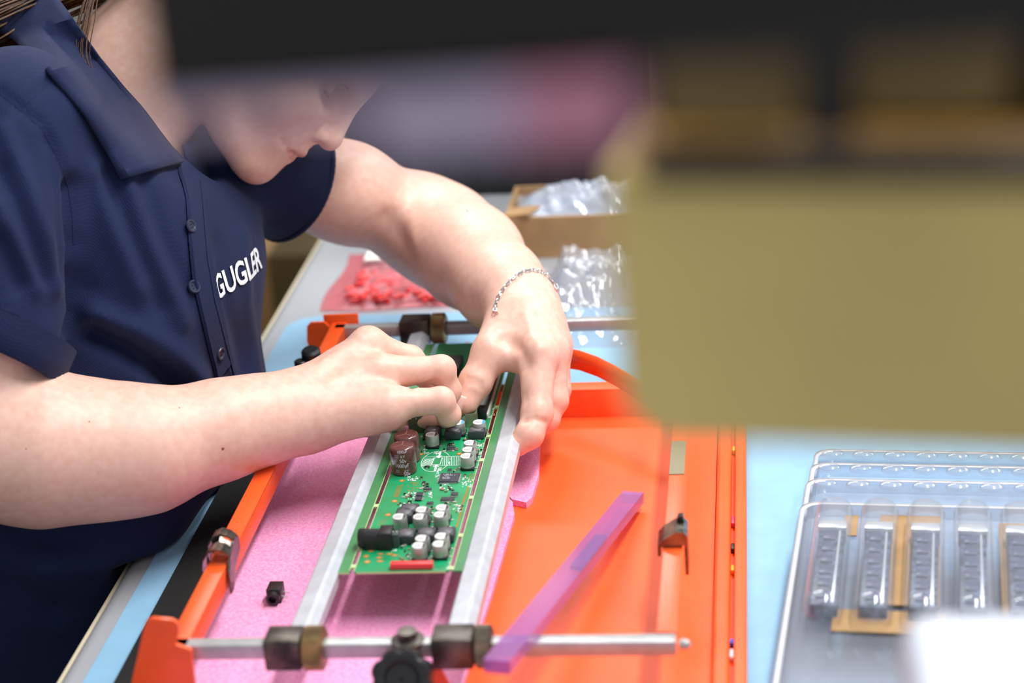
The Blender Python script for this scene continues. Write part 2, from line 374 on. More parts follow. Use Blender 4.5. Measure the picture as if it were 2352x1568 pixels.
# little things lying in the rim slot
for i, (px, py, col, sz, lab) in enumerate([(1684, 1040, (238, 196, 30), (.003, .008, .003), 'tiny yellow plastic chip in the slot of the orange tray rim'),
        (1678, 1205, (214, 60, 110), (.0025, .011, .003), 'thin pink plastic strip in the slot of the orange tray rim'),
        (1676, 1265, (50, 44, 40), (.003, .009, .003), 'dark component lead in the slot of the orange tray rim'),
        (1674, 1315, (246, 170, 30), (.0035, .008, .003), 'tiny amber plastic chip in the slot of the orange tray rim'),
        (1672, 1484, (20, 84, 210), (.003, .0055, .003), 'tiny blue plastic cap in the slot of the orange tray rim'),
        (1672, 1512, (236, 226, 232), (.0035, .010, .003), 'tiny white plastic scrap in the slot of the orange tray rim')]):
    q = U(px, py, 0.009)
    o = B().box((-0.0280, q[1], 0.0092 + sz[2] * .7), (.0025, sz[1], sz[2] * 1.4), None, 0.0008).build('plastic_scrap', mat('scrap_%d' % i, col, 0.4)); tag(o, lab, 'scrap')

# ------------------------------------------------------------------ pink foam sheets on the tray
def sheet(name, poly, z0, th, m, label, cat):
    o = B().prism(poly, z0, z0 + th).build(name, m); return tag(o, label, cat)
sheet('foam_sheet', [(-0.3950, 0.90), (-0.2045, 0.90), (-0.1965, 1.08), (-0.1915, 1.2), (-0.1885, 1.315), (-0.192, 1.335), (-0.199, 1.35), (-0.201, 1.49), (-0.395, 1.49)], 0.0122, 0.004, M_FOAM, 'pink foam sheet lining the orange tray under the circuit board', 'foam sheet')
sheet('foam_sheet', [(-0.1985, 1.352), (-0.193, 1.338), (-0.1815, 1.332), (-0.178, 1.34), (-0.1765, 1.38), (-0.183, 1.46), (-0.2, 1.485)], 0.0122, 0.0048, M_FOAM, 'narrow pink foam offcut on the orange tray just under the gripping fingers', 'foam sheet')

# ------------------------------------------------------------------ circuit board
ZP = 0.055
Y0, Y1 = 1.157, 1.56
PCB = thing('circuit_board', 'green circuit board with silver and brown capacitors clamped between the aluminium guides', 'circuit board', (-0.248, 1.157, ZP))
PL = Vector(PCB.location)
M_PCB = mat('green_solder_mask', (10, 160, 104), 0.34, noise=(55, 0.16), col2=(44, 138, 84), coat=0.15)
M_PCB2 = mat('green_border', (70, 142, 88), 0.4, noise=(30, 0.1), coat=0.1)
M_EDGE = mat('bare_laminate', (190, 206, 150), 0.6)
M_GOLD = mat('gold_pad', (226, 150, 62), 0.35, 0.5)
M_TIN = mat('solder_tin', (206, 208, 206), 0.35, 0.7)
M_CAN = mat('can_aluminium', (190, 192, 186), 0.5, 0.7, bump=(800, 0.03))
M_CANTOP = mat('can_top', (226, 226, 226), 0.4, 0.35)
M_FERR = mat('ferrite', (58, 62, 68), 0.55, bump=(700, 0.08))
M_FERRTOP = mat('ferrite_top', (104, 102, 108), 0.4, 0.2)
M_IC = mat('chip_epoxy', (52, 54, 64), 0.45)
M_BROWN = mat('brown_sleeve', (94, 50, 48), 0.22, coat=0.5)
def yl(px, py): return U(px, py, ZP)[1]
XS = {'l0': -0.2874, 'l1': -0.2797, 'c0': -0.2768, 'c1': -0.2127, 'r0': -0.2100, 'r1': -0.2033}
bc = B(); bc.prism(rrect(XS['c0'], Y0, XS['c1'], Y1, 0.002, 3), ZP - 0.0016, ZP).build('board_panel', M_PCB, PCB)
B().lo_hi((XS['l0'], Y0, ZP - .0016), (XS['l1'], Y1, ZP)).build('border_strip', M_PCB2, PCB)
B().lo_hi((XS['r0'], Y0, ZP - .0016), (XS['r1'], Y1, ZP)).build('border_strip', M_PCB2, PCB)
for pxy in [(868, 1160), (835, 1259), (815, 1299), (905, 1065)]:
    y = yl(*pxy); B().lo_hi((XS['l1'], y - .0022, ZP - .0016), (XS['c0'], y + .0022, ZP - .0001)).build('break_tab', M_EDGE, PCB)
for pxy in [(1126, 1000), (1107, 1055), (1078, 1141), (1053, 1228), (1033, 1303), (1142, 933)]:
    y = yl(*pxy); B().lo_hi((XS['c1'], y - .0022, ZP - .0016), (XS['r0'], y + .0022, ZP - .0001)).build('break_tab', M_EDGE, PCB)
for a, bq in (('l1', -.0005), ('c0', .0004), ('c1', -.0004), ('r0', .0005)):      # pale routed edges beside the slots
    x = XS[a]; B().lo_hi((min(x, x + bq), Y0 + .002, ZP), (max(x, x + bq), Y1 - .002, ZP + .00008)).build('routed_edge', M_EDGE, PCB)
B().lo_hi((XS['l0'], Y0 - .0003, ZP - .0015), (XS['l1'], Y0, ZP - .0002)).build('board_edge', M_EDGE, PCB)
B().lo_hi((XS['c0'] + .002, Y0 - .0003, ZP - .0015), (XS['c1'] - .002, Y0, ZP - .0002)).build('board_edge', M_EDGE, PCB)
def place(proto, pos, first=[None]):
    o = copy_tree(proto, PCB); o.location = Vector(pos) - PL; return o
def proto_done(o):
    for ch in list(o.children): bpy.data.objects.remove(ch)
    bpy.data.objects.remove(o)
def pcb_at(px, py, dz=0.0): q = U(px, py, ZP + dz); return Vector((q[0], q[1], ZP))
# --- silver can capacitors: capacitor > base, polarity_mark, print
def can_proto(r, hgt, markm, top=M_CANTOP):
    o = B().lathe([(r * .9, .0016), (r * .98, .0018), (r, .0026), (r * .965, .0031), (r, .0037), (r, hgt - .0008), (r * .94, hgt), (r * .9, hgt - .0001), (r * .88, hgt - .00025), (0, hgt - .00025)], seg=32).build('capacitor', M_CAN, PCB, off=(0, 0, 0))
    s = r * 1.02
    B().prism([(-s, -s + .002), (-s + .002, -s), (s, -s), (s, s), (-s + .002, s), (-s, s - .002)], 0, .0018).build('base', M_BLACK, o, off=(0, 0, 0))
    B().lathe([(0, hgt - .0002), (r * .9, hgt - .0002)], seg=32).build('top_disc', top, o, off=(0, 0, 0))
    a = [(r * .86 * math.cos(t), r * .86 * math.sin(t)) for t in np.linspace(-1.0, 1.0, 12)]
    B().prism(a, hgt - .0002, hgt - .00012).build('polarity_mark', markm, o, off=(0, 0, 0))
    pr = B()
    for k, w in enumerate((.40, .55, .48)):
        yy = r * (.28 - .28 * k); n = 4
        for j in range(n): pr.box((-r * .25 + (j - 1.5) * r * w * .5, yy, hgt - .00015), (r * w * .3, r * .12, .0001))
    pr.build('print', mat('grey_print', (130, 130, 134), 0.6), o, off=(0, 0, 0))
    for sx in (-1, 1): B().box((0 + sx * (s + .0008), 0, .0003), (.0022, .0014, .0005)).build('solder_lead', M_TIN, o, off=(0, 0, 0))
    return o
cp = can_proto(0.0051, 0.0102, mat('mark_dark', (66, 62, 66), .5))
for px, py in [(917.6, 1185.4), (964.5, 1185.4), (970.6, 1169), (1016, 1164.5), (1011.4, 1180.3), (969.6, 1234.9), (962.4, 1251.7), (1014.5, 1229.8), (1009.4, 1247.7), (1080, 1015.9), (1076.4, 1031.2), (1072.3, 1046), (991.7, 996.5)]:
    place(cp, pcb_at(px, py, 0.0102))
proto_done(cp)
cb = can_proto(0.0051, 0.0102, mat('mark_blue', (70, 170, 230), .5), mat('white_top', (240, 242, 246), .4))
for px, py in [(1052.5, 969), (1100.4, 968.4)]: place(cb, pcb_at(px, py, 0.0102))
proto_done(cb)
# --- square ferrite inductors
def ind_proto():
    o = B().box((0, 0, .0038), (.0124, .0124, .0066), None, .0011, 2).build('inductor', M_FERR, PCB, off=(0, 0, 0))
    B().lathe([(0, .0074), (.0046, .0074), (.0050, .0071)], seg=28).build('core', M_FERRTOP, o, off=(0, 0, 0))
    G = []
    for i in range(29):
        a = 2 * math.pi * i / 28; G.append([Vector((.0050 * math.cos(a), .0050 * math.sin(a), .00712)), Vector((.0055 * math.cos(a), .0055 * math.sin(a), .00713))])
    B().grid(G).build('core_gap', M_BLACK, o, off=(0, 0, 0))
    return o
ip = ind_proto()
for px, py in [(1040.7, 984), (1095, 982.8), (994.3, 984.3), (931.8, 1221.6), (978.8, 1219), (1023.7, 1217.6), (928.8, 1173.7), (940, 1163.5)]: place(ip, pcb_at(px, py, 0.0071))
proto_done(ip)
# --- two tall brown capacitors with printing
def big_cap(pos, printing):
    r, hgt = .0094, .0215; x, y = pos[0], pos[1]
    o = B().lathe([(0, .0004), (r * .93, .0004), (r, .0014), (r * 1.0, .0022), (r * .955, .0036), (r, .0048), (r, hgt - .0022), (r * .965, hgt - .0009), (r * .86, hgt - .0001), (r * .8, hgt), (r * .78, hgt - .0003), (0, hgt - .0003)], (x, y, ZP), seg=48).build('tall_capacitor', M_BROWN, PCB)
    vb = B()
    for a in (90, 210, 330):
        a = math.radians(a); vb.beam((x, y, ZP + hgt - .0003), (x + r * .72 * math.cos(a), y + r * .72 * math.sin(a), ZP + hgt - .0003), .0004, .0004)
    vb.build('vent_lines', mat('sleeve_line', (150, 110, 104), .3), o)
    if printing:
        pb = B(); a0 = -1.42
        for s, size, zt, du in [('KY', .0030, .0150, .0002), ('50v', .0040, .0112, .0), ('1000\u00b5F', .0040, .0074, -.0008), ('KY', .0030, .0032, .002), ('50v', .0040, .0006, .0022), ('1000\u00b5F', .003, .0188, 0)]:
            vs, fs = text_geo(s, size); xs = [v[0] for v in vs]; mid = (min(xs) + max(xs)) / 2
            out = []
            for v in vs:
                th = a0 + (v[0] * .88 - mid * .88 + du) / r; zz = zt + v[1]; rr = r + .00012
                if zz > hgt - .0022: rr = r * .99 - (zz - (hgt - .0022)) * .25 + .0002
                if zz < .0048: rr = r + .0001
                out.append((x + rr * math.cos(th), y + rr * math.sin(th), ZP + zz))
            pb.raw(out, fs)
        for zz in (.0156, .0036):
            th = a0 - .0048 / r
            for dz, w, hh in ((0, .0028, .0002), (.0014, .0028, .0002)):
                q = [(th + s / r, zz + dz + t) for s, t in ((-w / 2, 0), (w / 2, 0), (w / 2, hh), (-w / 2, hh))]
                pb.raw([(x + (r + .00012) * math.cos(t), y + (r + .00012) * math.sin(t), ZP + z) for t, z in q], [[0, 1, 2, 3]])
        pb.build('print', mat('lilac_print', (226, 214, 236), .5), o, smooth=False)
    return o
big_cap(pcb_at(929.5, 1082), True); big_cap(pcb_at(938, 1056), False)
# --- chips with pin rows
def chip(px, py, w, d, hgt, n, sides='ns', m=M_IC, name='chip'):
    c = pcb_at(px, py, hgt)
    o = B().box((c.x, c.y, ZP + .0004 + hgt / 2), (w, d, hgt), None, .0003, 1).build(name, m, PCB)
    pb = B()
    for s in sides:
        for i in range(n):
            t = ((i + .5) / n - .5) * .92
            if s in 'ns':
                sg = -1 if s == 's' else 1; pb.box((c.x + t * w, c.y + sg * (d / 2 + .0005), ZP + .0004), (w / n * .5, .0011, .0007))
            else:
                sg = -1 if s == 'w' else 1; pb.box((c.x + sg * (w / 2 + .0005), c.y + t * d, ZP + .0004), (.0011, d / n * .5, .0007))
    pb.build('pins', M_TIN, o)
    return o, c
o, c = chip(1032, 1096, .0142, .0142, .0014, 25, 'nsew')
pb = B()
for k, (w, yy) in enumerate([(.006, .0045), (.0095, .0028), (.0055, .0002), (.006, -.0012), (.0058, -.0026)]):
    n = int(w / .0008)
    for j in range(n):
        if rng.random() < .82: pb.box((c.x - .0045 + j * .0008, c.y + yy, ZP + .00184), (.00055, .0009 if k else .0013, .00006))
pb.build('print', mat('chip_print', (170, 172, 182), .6), o)
for px, py, w, d, n, s in [(964, 1134, .0048, .0052, 4, 'ew'), (961.5, 1144, .0048, .0052, 4, 'ew'), (1028, 1145, .0096, .0050, 14, 'ns'), (1044, 1133.6, .0048, .0044, 7, 'ns'), (986.6, 1122, .0028, .003, 4, 'ns'),
                           (987.7, 1154.5, .0046, .0036, 4, 'ns'), (977.5, 1121, .0026, .004, 4, 'e'), (1040, 1125, .0022, .002, 3, 'ns'), (1036.6, 1029, .0062, .0048, 8, 'ns'), (1033, 1078, .0028, .0024, 4, 'ns')]:
    chip(px, py, w, d, .0011, n, s)
for px, py, w, d, n in [(973.3, 1107.5, .0024, .0036, 2), (941, 1150.5, .0030, .0020, 1), (1033.6, 1020, .0036, .0034, 2), (981, 1071, .0038, .0022, 1), (968, 1095.5, .0016, .002, 1)]:
    chip(px, py, w, d, .0011, n, 's', M_BLACK, 'transistor')
# --- dc jack, terminal, red bar, rear connectors
q0 = U(823, 1236, ZP + .0065); zj = ZP + .0066
jk = B().lathe([(0, .006), (.0042, .006), (.0046, 0), (.0062, 0), (.0068, .0008), (.0068, .0042), (.0064, .0045), (.0064, .018), (0, .018)], (q0[0] + .0005, q0[1], zj), (1, 0, 0), 32).build('power_jack', M_BLACK, PCB)
jb = B(); jb.box((q0[0] + .0195, q0[1], zj), (.009, .0134, .0132), None, .0006); jb.box((q0[0] + .012, q0[1], zj - .004), (.014, .011, .0055), None, .0005); jb.build('jack_housing', M_BLACK, jk)
qt = pcb_at(903.5, 1259); tb = B().box((qt.x, qt.y + .0035, ZP + .0052), (.0082, .0072, .0104), None, .0004).build('terminal_block', mat('dark_terminal', (58, 74, 70), .5), PCB)
for i in range(3): B().box((qt.x - .0024 + i * .0026, qt.y + .0030, ZP + .0108), (.0010, .0012, .0012), None, .0002).build('pin', M_TIN, tb)
qa, qb = U(896, 1302, ZP + .002), U(994, 1300, ZP + .002)
rb = B().box(((qa[0] + qb[0]) / 2, qa[1] + .002, ZP + .0022), (qb[0] - qa[0], .0052, .0044), None, .0004); rb.build('red_bar', M_RED, PCB)
qc = U(1109, 964, ZP); ce = U(1150, 868, ZP)
cn = B().box((qc[0] - .0005, (qc[1] + 1.545) / 2, ZP + .0045), (.0068, 1.545 - qc[1], .009), None, .0005).build('edge_connector', M_BLACK, PCB)
B().box((qc[0] + .0036, (qc[1] + 1.545) / 2, ZP + .002), (.0014, 1.545 - qc[1] - .004, .004), None, .0003).build('connector_rail', mat('white_nylon', (226, 228, 222), .5), cn)
qm = U(1082, 984, ZP)
sh = B(); sh.box((qm[0], qm[1] + .003, ZP + .0055), (.0085, .0006, .011)); sh.box((qm[0] - .004, qm[1] + .007, ZP + .0055), (.0006, .008, .011)); sh.box((qm[0] + .004, qm[1] + .007, ZP + .0055), (.0006, .008, .011))
sh.build('shield_clip', mat('nickel_shield', (182, 184, 158), .3, .7), PCB)
qg = U(957, 1000, ZP)
gm = B().box((qg[0], qg[1] + .006, ZP + .0075), (.0135, .004, .015), None, .0004).build('upright_module', mat('olive_module', (70, 84, 56), .45), PCB)
for i in range(3): B().box((qg[0] - .004 + .004 * i, qg[1] + .0038, ZP + .0125), (.0008, .0006, .0012)).build('pin', M_TIN, gm)
pk = U(935, 990, ZP + .012); B().box((pk[0], pk[1], ZP + .009), (.0026, .003, .014), None, .0004).build('pink_peg', mat('pink_peg', (244, 160, 196), .45), PCB)
# --- pads and vias
def pad(px, py, rx, ry, name='gold_pad', m=M_GOLD):
    c = pcb_at(px, py); n = 16
    B().raw([(c.x + rx * math.cos(2 * math.pi * i / n), c.y + ry * math.sin(2 * math.pi * i / n), ZP + .00012) for i in range(n)], [list(range(n))]).build(name, m, PCB)
    B().raw([(c.x + rx * .55 * math.cos(2 * math.pi * i / n), c.y + ry * .55 * math.sin(2 * math.pi * i / n), ZP + .00016) for i in range(n)], [list(range(n))]).build('pad_centre', mat('pad_mid', (236, 176, 120), .4, .3), PCB)
for px, py in [(923, 1104), (906.4, 1150.7), (891.5, 1182), (967, 1043), (1055, 1042), (852, 1264.6), (841.5, 1277.5), (843.5, 1290)]: pad(px, py, .0021, .0021)
for px, py in [(874, 1272), (871, 1280.5), (873, 1288.5), (883, 1262.5), (895, 1272), (906, 1275)]: pad(px, py, .0024, .0014)
dots = B()
def row(a, bq, n):
    for t in np.linspace(0, 1, n):
        c = pcb_at(a[0] + (bq[0] - a[0]) * t, a[1] + (bq[1] - a[1]) * t); dots.box((c.x, c.y, ZP + .0001), (.0007, .0007, .0002))
row((914, 1115), (905, 1139.5), 11); row((917, 1116), (908, 1140.5), 11); row((925, 1113), (913, 1140.5), 12); row((921.5, 1114), (910.5, 1140), 11)
row((1075.5, 1118), (1062, 1157), 22); row((1077.5, 1118), (1064, 1157), 22); row((1061, 1166), (1048, 1210), 24); row((1063, 1166), (1050, 1210), 24)
row((1081, 1088), (1076, 1106), 8); row((1088, 1088), (1083, 1106), 8); row((872, 1196), (868, 1206), 4); row((879, 1195), (874, 1207), 5); row((886, 1194), (881, 1206), 5)
for k in range(26): c = pcb_at(rng.uniform(935, 960), rng.uniform(1105, 1130)); dots.box((c.x, c.y, ZP + .0001), (.0008, .0008, .0002))
o = dots.build('gold_dots', M_GOLD, PCB); o['kind'] = 'stuff'
# --- silk screen: outline, hatching, arrows
sk = B(); c = pcb_at(1000.5, 1059.5)
el = [(c.x + .0105 * math.cos(t), c.y + .0175 * math.sin(t), ZP + .0001) for t in np.linspace(0, 2 * math.pi, 48)]
for a, bq in zip(el, el[1:]): sk.beam(a, bq, .0004, .00012)
hx0, hx1, hy0, hy1 = pcb_at(970, 1060).x, pcb_at(1056, 1059).x, pcb_at(1012, 1069.5).y, pcb_at(1012, 1048.5).y
for (xa, ya, xb, yb) in ((hx0, hy0, hx1, hy0), (hx0, hy1, hx1, hy1)): sk.beam((xa, ya, ZP + .0001), (xb, yb, ZP + .0001), .0003, .00012)
bx0, bx1, by0, by1 = pcb_at(994, 1060).x, pcb_at(1013, 1060).x, hy0 + .002, hy1 - .002
for (xa, ya, xb, yb) in ((bx0, by0, bx1, by0), (bx0, by1, bx1, by1), (bx0, by0, bx0, by1), (bx1, by0, bx1, by1)): sk.beam((xa, ya, ZP + .00012), (xb, yb, ZP + .00012), .0005, .00012)
n = 11
for k in range(n):
    x = hx0 + (bx0 - hx0) * k / n * 1.0
    if k < 8: sk.beam((hx0 + (bx0 - hx0) * k / 8, hy0, ZP + .0001), (hx0 + (bx0 - hx0) * (k + 1.6) / 8, hy1 - .003, ZP + .0001), .00032, .00012)
    sk.beam((bx1 + (hx1 - bx1) * (k + .2) / n, hy1, ZP + .0001), (bx1 + (hx1 - bx1) * (k + 1.8) / n, hy0, ZP + .0001), .00032, .00012)
for px, py, sg in ((1010, 1043, -1), (1000, 1076, 1)):
    q = pcb_at(px, py); sk.beam((q.x, q.y - .004, ZP + .0001), (q.x, q.y + .004, ZP + .0001), .0014, .00012)
    sk.raw([(q.x - .0025, q.y + sg * .003, ZP + .0002), (q.x + .0025, q.y + sg * .003, ZP + .0002), (q.x, q.y + sg * .007, ZP + .0002)], [[0, 1, 2]])
o = sk.build('silk_screen', M_WHITEPRINT, PCB)
wl = B()
def wmarks(px0, py0, px1, py1, n, w=.0007, hh=.0014):
    for k in range(n):
        q = pcb_at(rng.uniform(px0, px1), rng.uniform(py0, py1)); wl.box((q.x, q.y, ZP + .0001), (w * rng.uniform(.5, 1.6), hh * rng.uniform(.4, 1.4), .0001))
for a in [(937, 1094, 960, 1104, 22), (1000, 1080, 1008, 1100, 14), (1060, 1097, 1088, 1118, 30), (972, 1032, 985, 1042, 10), (996, 1036, 1008, 1044, 10), (1002, 1074, 1014, 1082, 10), (933, 1130, 958, 1146, 26), (984, 1128, 992, 1142, 16), (1040, 1158, 1060, 1178, 24),
          (1098, 1020, 1106, 1050, 16), (904, 1300, 912, 1308, 6), (896, 1262, 910, 1268, 10), (1015, 1110, 1038, 1122, 18), (920, 1155, 935, 1165, 8), (1026, 1298, 1034, 1306, 5), (1090, 1000, 1110, 1020, 14), (1120, 935, 1135, 960, 14)]: wmarks(*a)
o = wl.build('silk_marks', M_WHITEPRINT, PCB); o['kind'] = 'stuff'
# --- tiny surface-mount parts, too small to pick apart
tones = [('brown_chips', (150, 118, 92)), ('pale_chips', (214, 206, 190)), ('dark_chips', (40, 40, 44))]
spots = [(1010, 1112, 1034, 1130, 16), (925, 1132, 950, 1146, 14), (965, 1112, 985, 1130, 10), (1048, 1156, 1062, 1176, 9), (985, 1160, 995, 1180, 6), (1020, 1030, 1052, 1040, 10), (915, 1154, 945, 1166, 10), (915, 1250, 945, 1285, 12), (1020, 1150, 1045, 1162, 8), (968, 1000, 976, 1040, 8), (1065, 1084, 1072, 1098, 5), (1096, 1024, 1108, 1046, 8), (1042, 1076, 1050, 1084, 4), (1028, 1260, 1036, 1296, 6), (1062, 990, 1072, 1012, 6), (1036, 1018, 1044, 1026, 4)]
for ti, (nm, colr) in enumerate(tones):
    t = B()
    for (a, bq, c2, d2, n) in spots:
        for k in range(max(1, n // 3)):
            q = pcb_at(rng.uniform(a, c2), rng.uniform(bq, d2)); w, d = (.0016, .0009) if rng.random() < .5 else (.0009, .0016)
            t.box((q.x, q.y, ZP + .0005), (w * rng.uniform(.8, 1.5), d * rng.uniform(.8, 1.5), .0009))
    o = t.build('tiny_components', mat(nm, colr, .5), PCB); o['kind'] = 'stuff'
B().box((U(1020, 920, ZP)[0] - .003, 1.50, ZP + .004), (.018, .03, .008), None, .0006).build('connector', M_BLACK, PCB)

# ------------------------------------------------------------------ loose audio jack on the foam
aj = thing('audio_jack', 'small black jack socket lying loose on the pink foam', 'connector', U(630, 1385, 0.0165))
c = U(628, 1372, 0.021); z0 = 0.0165
b = B(); b.lo_hi((c[0] - .0048, c[1] + .0, z0), (c[0] + .0052, c[1] + .013, z0 + .0105), 0.0006); b.build('body', M_BLACK, aj)
B().lathe([(.0028, 0), (.0042, 0), (.0047, .0005), (.0047, .0045), (0, .0045)], (c[0] + .0002, c[1] - .0042, z0 + .005), (0, 1, 0), 28).build('barrel', M_BLACK, aj)
B().lathe([(0, .0035), (.0028, .0035), (.0028, 0)], (c[0] + .0002, c[1] - .0041, z0 + .005), (0, 1, 0), 24).build('bore', mat('bore_dark', (30, 20, 22), .4), aj)
for dy in (.003, .009): B().cyl((c[0] + .005, c[1] + dy, z0 + .004), (c[0] + .0095, c[1] + dy, z0 + .0035), .0004, None, 8).build('pin', M_TIN, aj)

# ------------------------------------------------------------------ violet plastic tube leaning on the front bar
ta, tb_ = np.array(U(1455, 1140, 0.0215)), np.array(P(1140, 1532, ZD(1140, 1532, 0.078)))
TB = thing('component_tube', 'clear violet plastic component tube leaning from the tray onto the steel bar', 'tube', (ta[0], ta[1], 0.0125))
ax = Vector(tb_ - ta).normalized(); sx = ax.cross(Vector((0, 0, 1))).normalized(); sz = sx.cross(ax)
prof = [(-.0055, -.0035), (.0055, -.0035), (.0055, .0035), (.0025, .0035), (.0025, .0022), (-.0025, .0022), (-.0025, .0035), (-.0055, .0035)]
prof = [(-.0080, -.0040), (.0080, -.0040), (.0080, .0040), (-.0080, .0040)]
G = []
for q in (ta, ta * .75 + tb_ * .25, (ta + tb_) / 2, ta * .25 + tb_ * .75, tb_): G.append([Vector(q) + sx * a + sz * bq for a, bq in prof])
B().grid(G, True).build('sleeve', clear_mat('violet_plastic', (238, 200, 236), 0.06, 0.15, 0.42, milk=(190, 140, 204)), TB, smooth=False)
mid = (ta * .62 + tb_ * .38)
b = B(); b.beam(mid + np.array(ax) * -.034, mid + np.array(ax) * .034, .0085, .003); b.build('strip_inside', mat('grey_strip', (128, 124, 150), .5), TB)
for k, (q, s) in enumerate(((ta, 1), (tb_, -1))):
    B().beam(q + np.array(ax) * .0004 * s, q + np.array(ax) * .006 * s, .0145, .0066).build('end_plug', clear_mat('white_plug', (250, 240, 250), 0.1, 0.2, 0.6) if k == 0 else clear_mat('violet_plug', (222, 150, 222), .05, .2, .3), TB)

# ------------------------------------------------------------------ signed-distance modelling for the person
f32 = np.float32
def s_min(a, b, k):
    if k <= 0: return np.minimum(a, b)
    h = np.maximum(k - np.abs(a - b), 0) / k
    return np.minimum(a, b) - h * h * (k * 0.25)
def s_max(a, b, k): return -s_min(-a, -b, k)
def d_rc(p, a, b, ra, rb):
    ba = b - a; L2 = float(ba @ ba) + 1e-12
    h = np.clip(((p - a) @ ba) / L2, 0, 1)[:, None]
    return np.linalg.norm(p - a - h * ba, axis=1) - (ra + (rb - ra) * h[:, 0])
def d_el(p, c, Mx, r):
    q = (p - c) @ Mx; k0 = np.linalg.norm(q / r, axis=1); k1 = np.linalg.norm(q / (r * r), axis=1) + 1e-9
    return k0 * (k0 - 1) / k1
class Grp:
    """chain of blended shapes; ops: ('rc',a,b,ra,rb,k) ('el',c,M,r,k) ('sub',fn,k) ('cut',pt,n)"""
    def __init__(self, k=0.01): self.ops = []; self.k = k
    def rc(self, a, b, ra, rb, k=0.006): self.ops.append(('rc', np.array(a, float), np.array(b, float), ra, rb, k)); return self
    def chain(self, pts, rad, k=0.006):
        for i in range(len(pts) - 1): self.rc(pts[i], pts[i + 1], rad[i], rad[i + 1], k)
        return self
    def el(self, c, r, Mx=np.eye(3), k=0.006): self.ops.append(('el', np.array(c, float), Mx, np.array(r, float), k)); return self
    def sub_el(self, c, r, Mx=np.eye(3), k=0.004): self.ops.append(('sel', np.array(c, float), Mx, np.array(r, float), k)); return self
    def sub_rc(self, a, b, ra, rb, k=0.004): self.ops.append(('src', np.array(a, float), np.array(b, float), ra, rb, k)); return self
    def cut(self, pt, n, k=0.002): self.ops.append(('cut', np.array(pt, float), np.array(n, float) / np.linalg.norm(n), k)); return self
    def ev(self, p):
        d = np.full(len(p), 9.0)
        for o in self.ops:
            if o[0] == 'rc': d = s_min(d, d_rc(p, o[1], o[2], o[3], o[4]), o[5])
            elif o[0] == 'el': d = s_min(d, d_el(p, o[1], o[2], o[3]), o[4])
            elif o[0] == 'sel': d = s_max(d, -d_el(p, o[1], o[2], o[3]), o[4])
            elif o[0] == 'src': d = s_max(d, -d_rc(p, o[1], o[2], o[3], o[4]), o[5])
            elif o[0] == 'tbl': d = s_max(d, np.minimum(p[:, 0] - o[1], o[2] - p[:, 2]), .003)
            elif o[0] == 'cut': d = s_max(d, (p - o[1]) @ o[2], o[3])
        return d
    def bounds(self):
        P_ = []
        for o in self.ops:
            if o[0] == 'rc': P_ += [o[1] - o[3], o[1] + o[3], o[2] - o[4], o[2] + o[4]]
            elif o[0] == 'el': m = max(o[3]); P_ += [o[1] - m, o[1] + m]
        P_ = np.array(P_); return P_.min(0), P_.max(0)
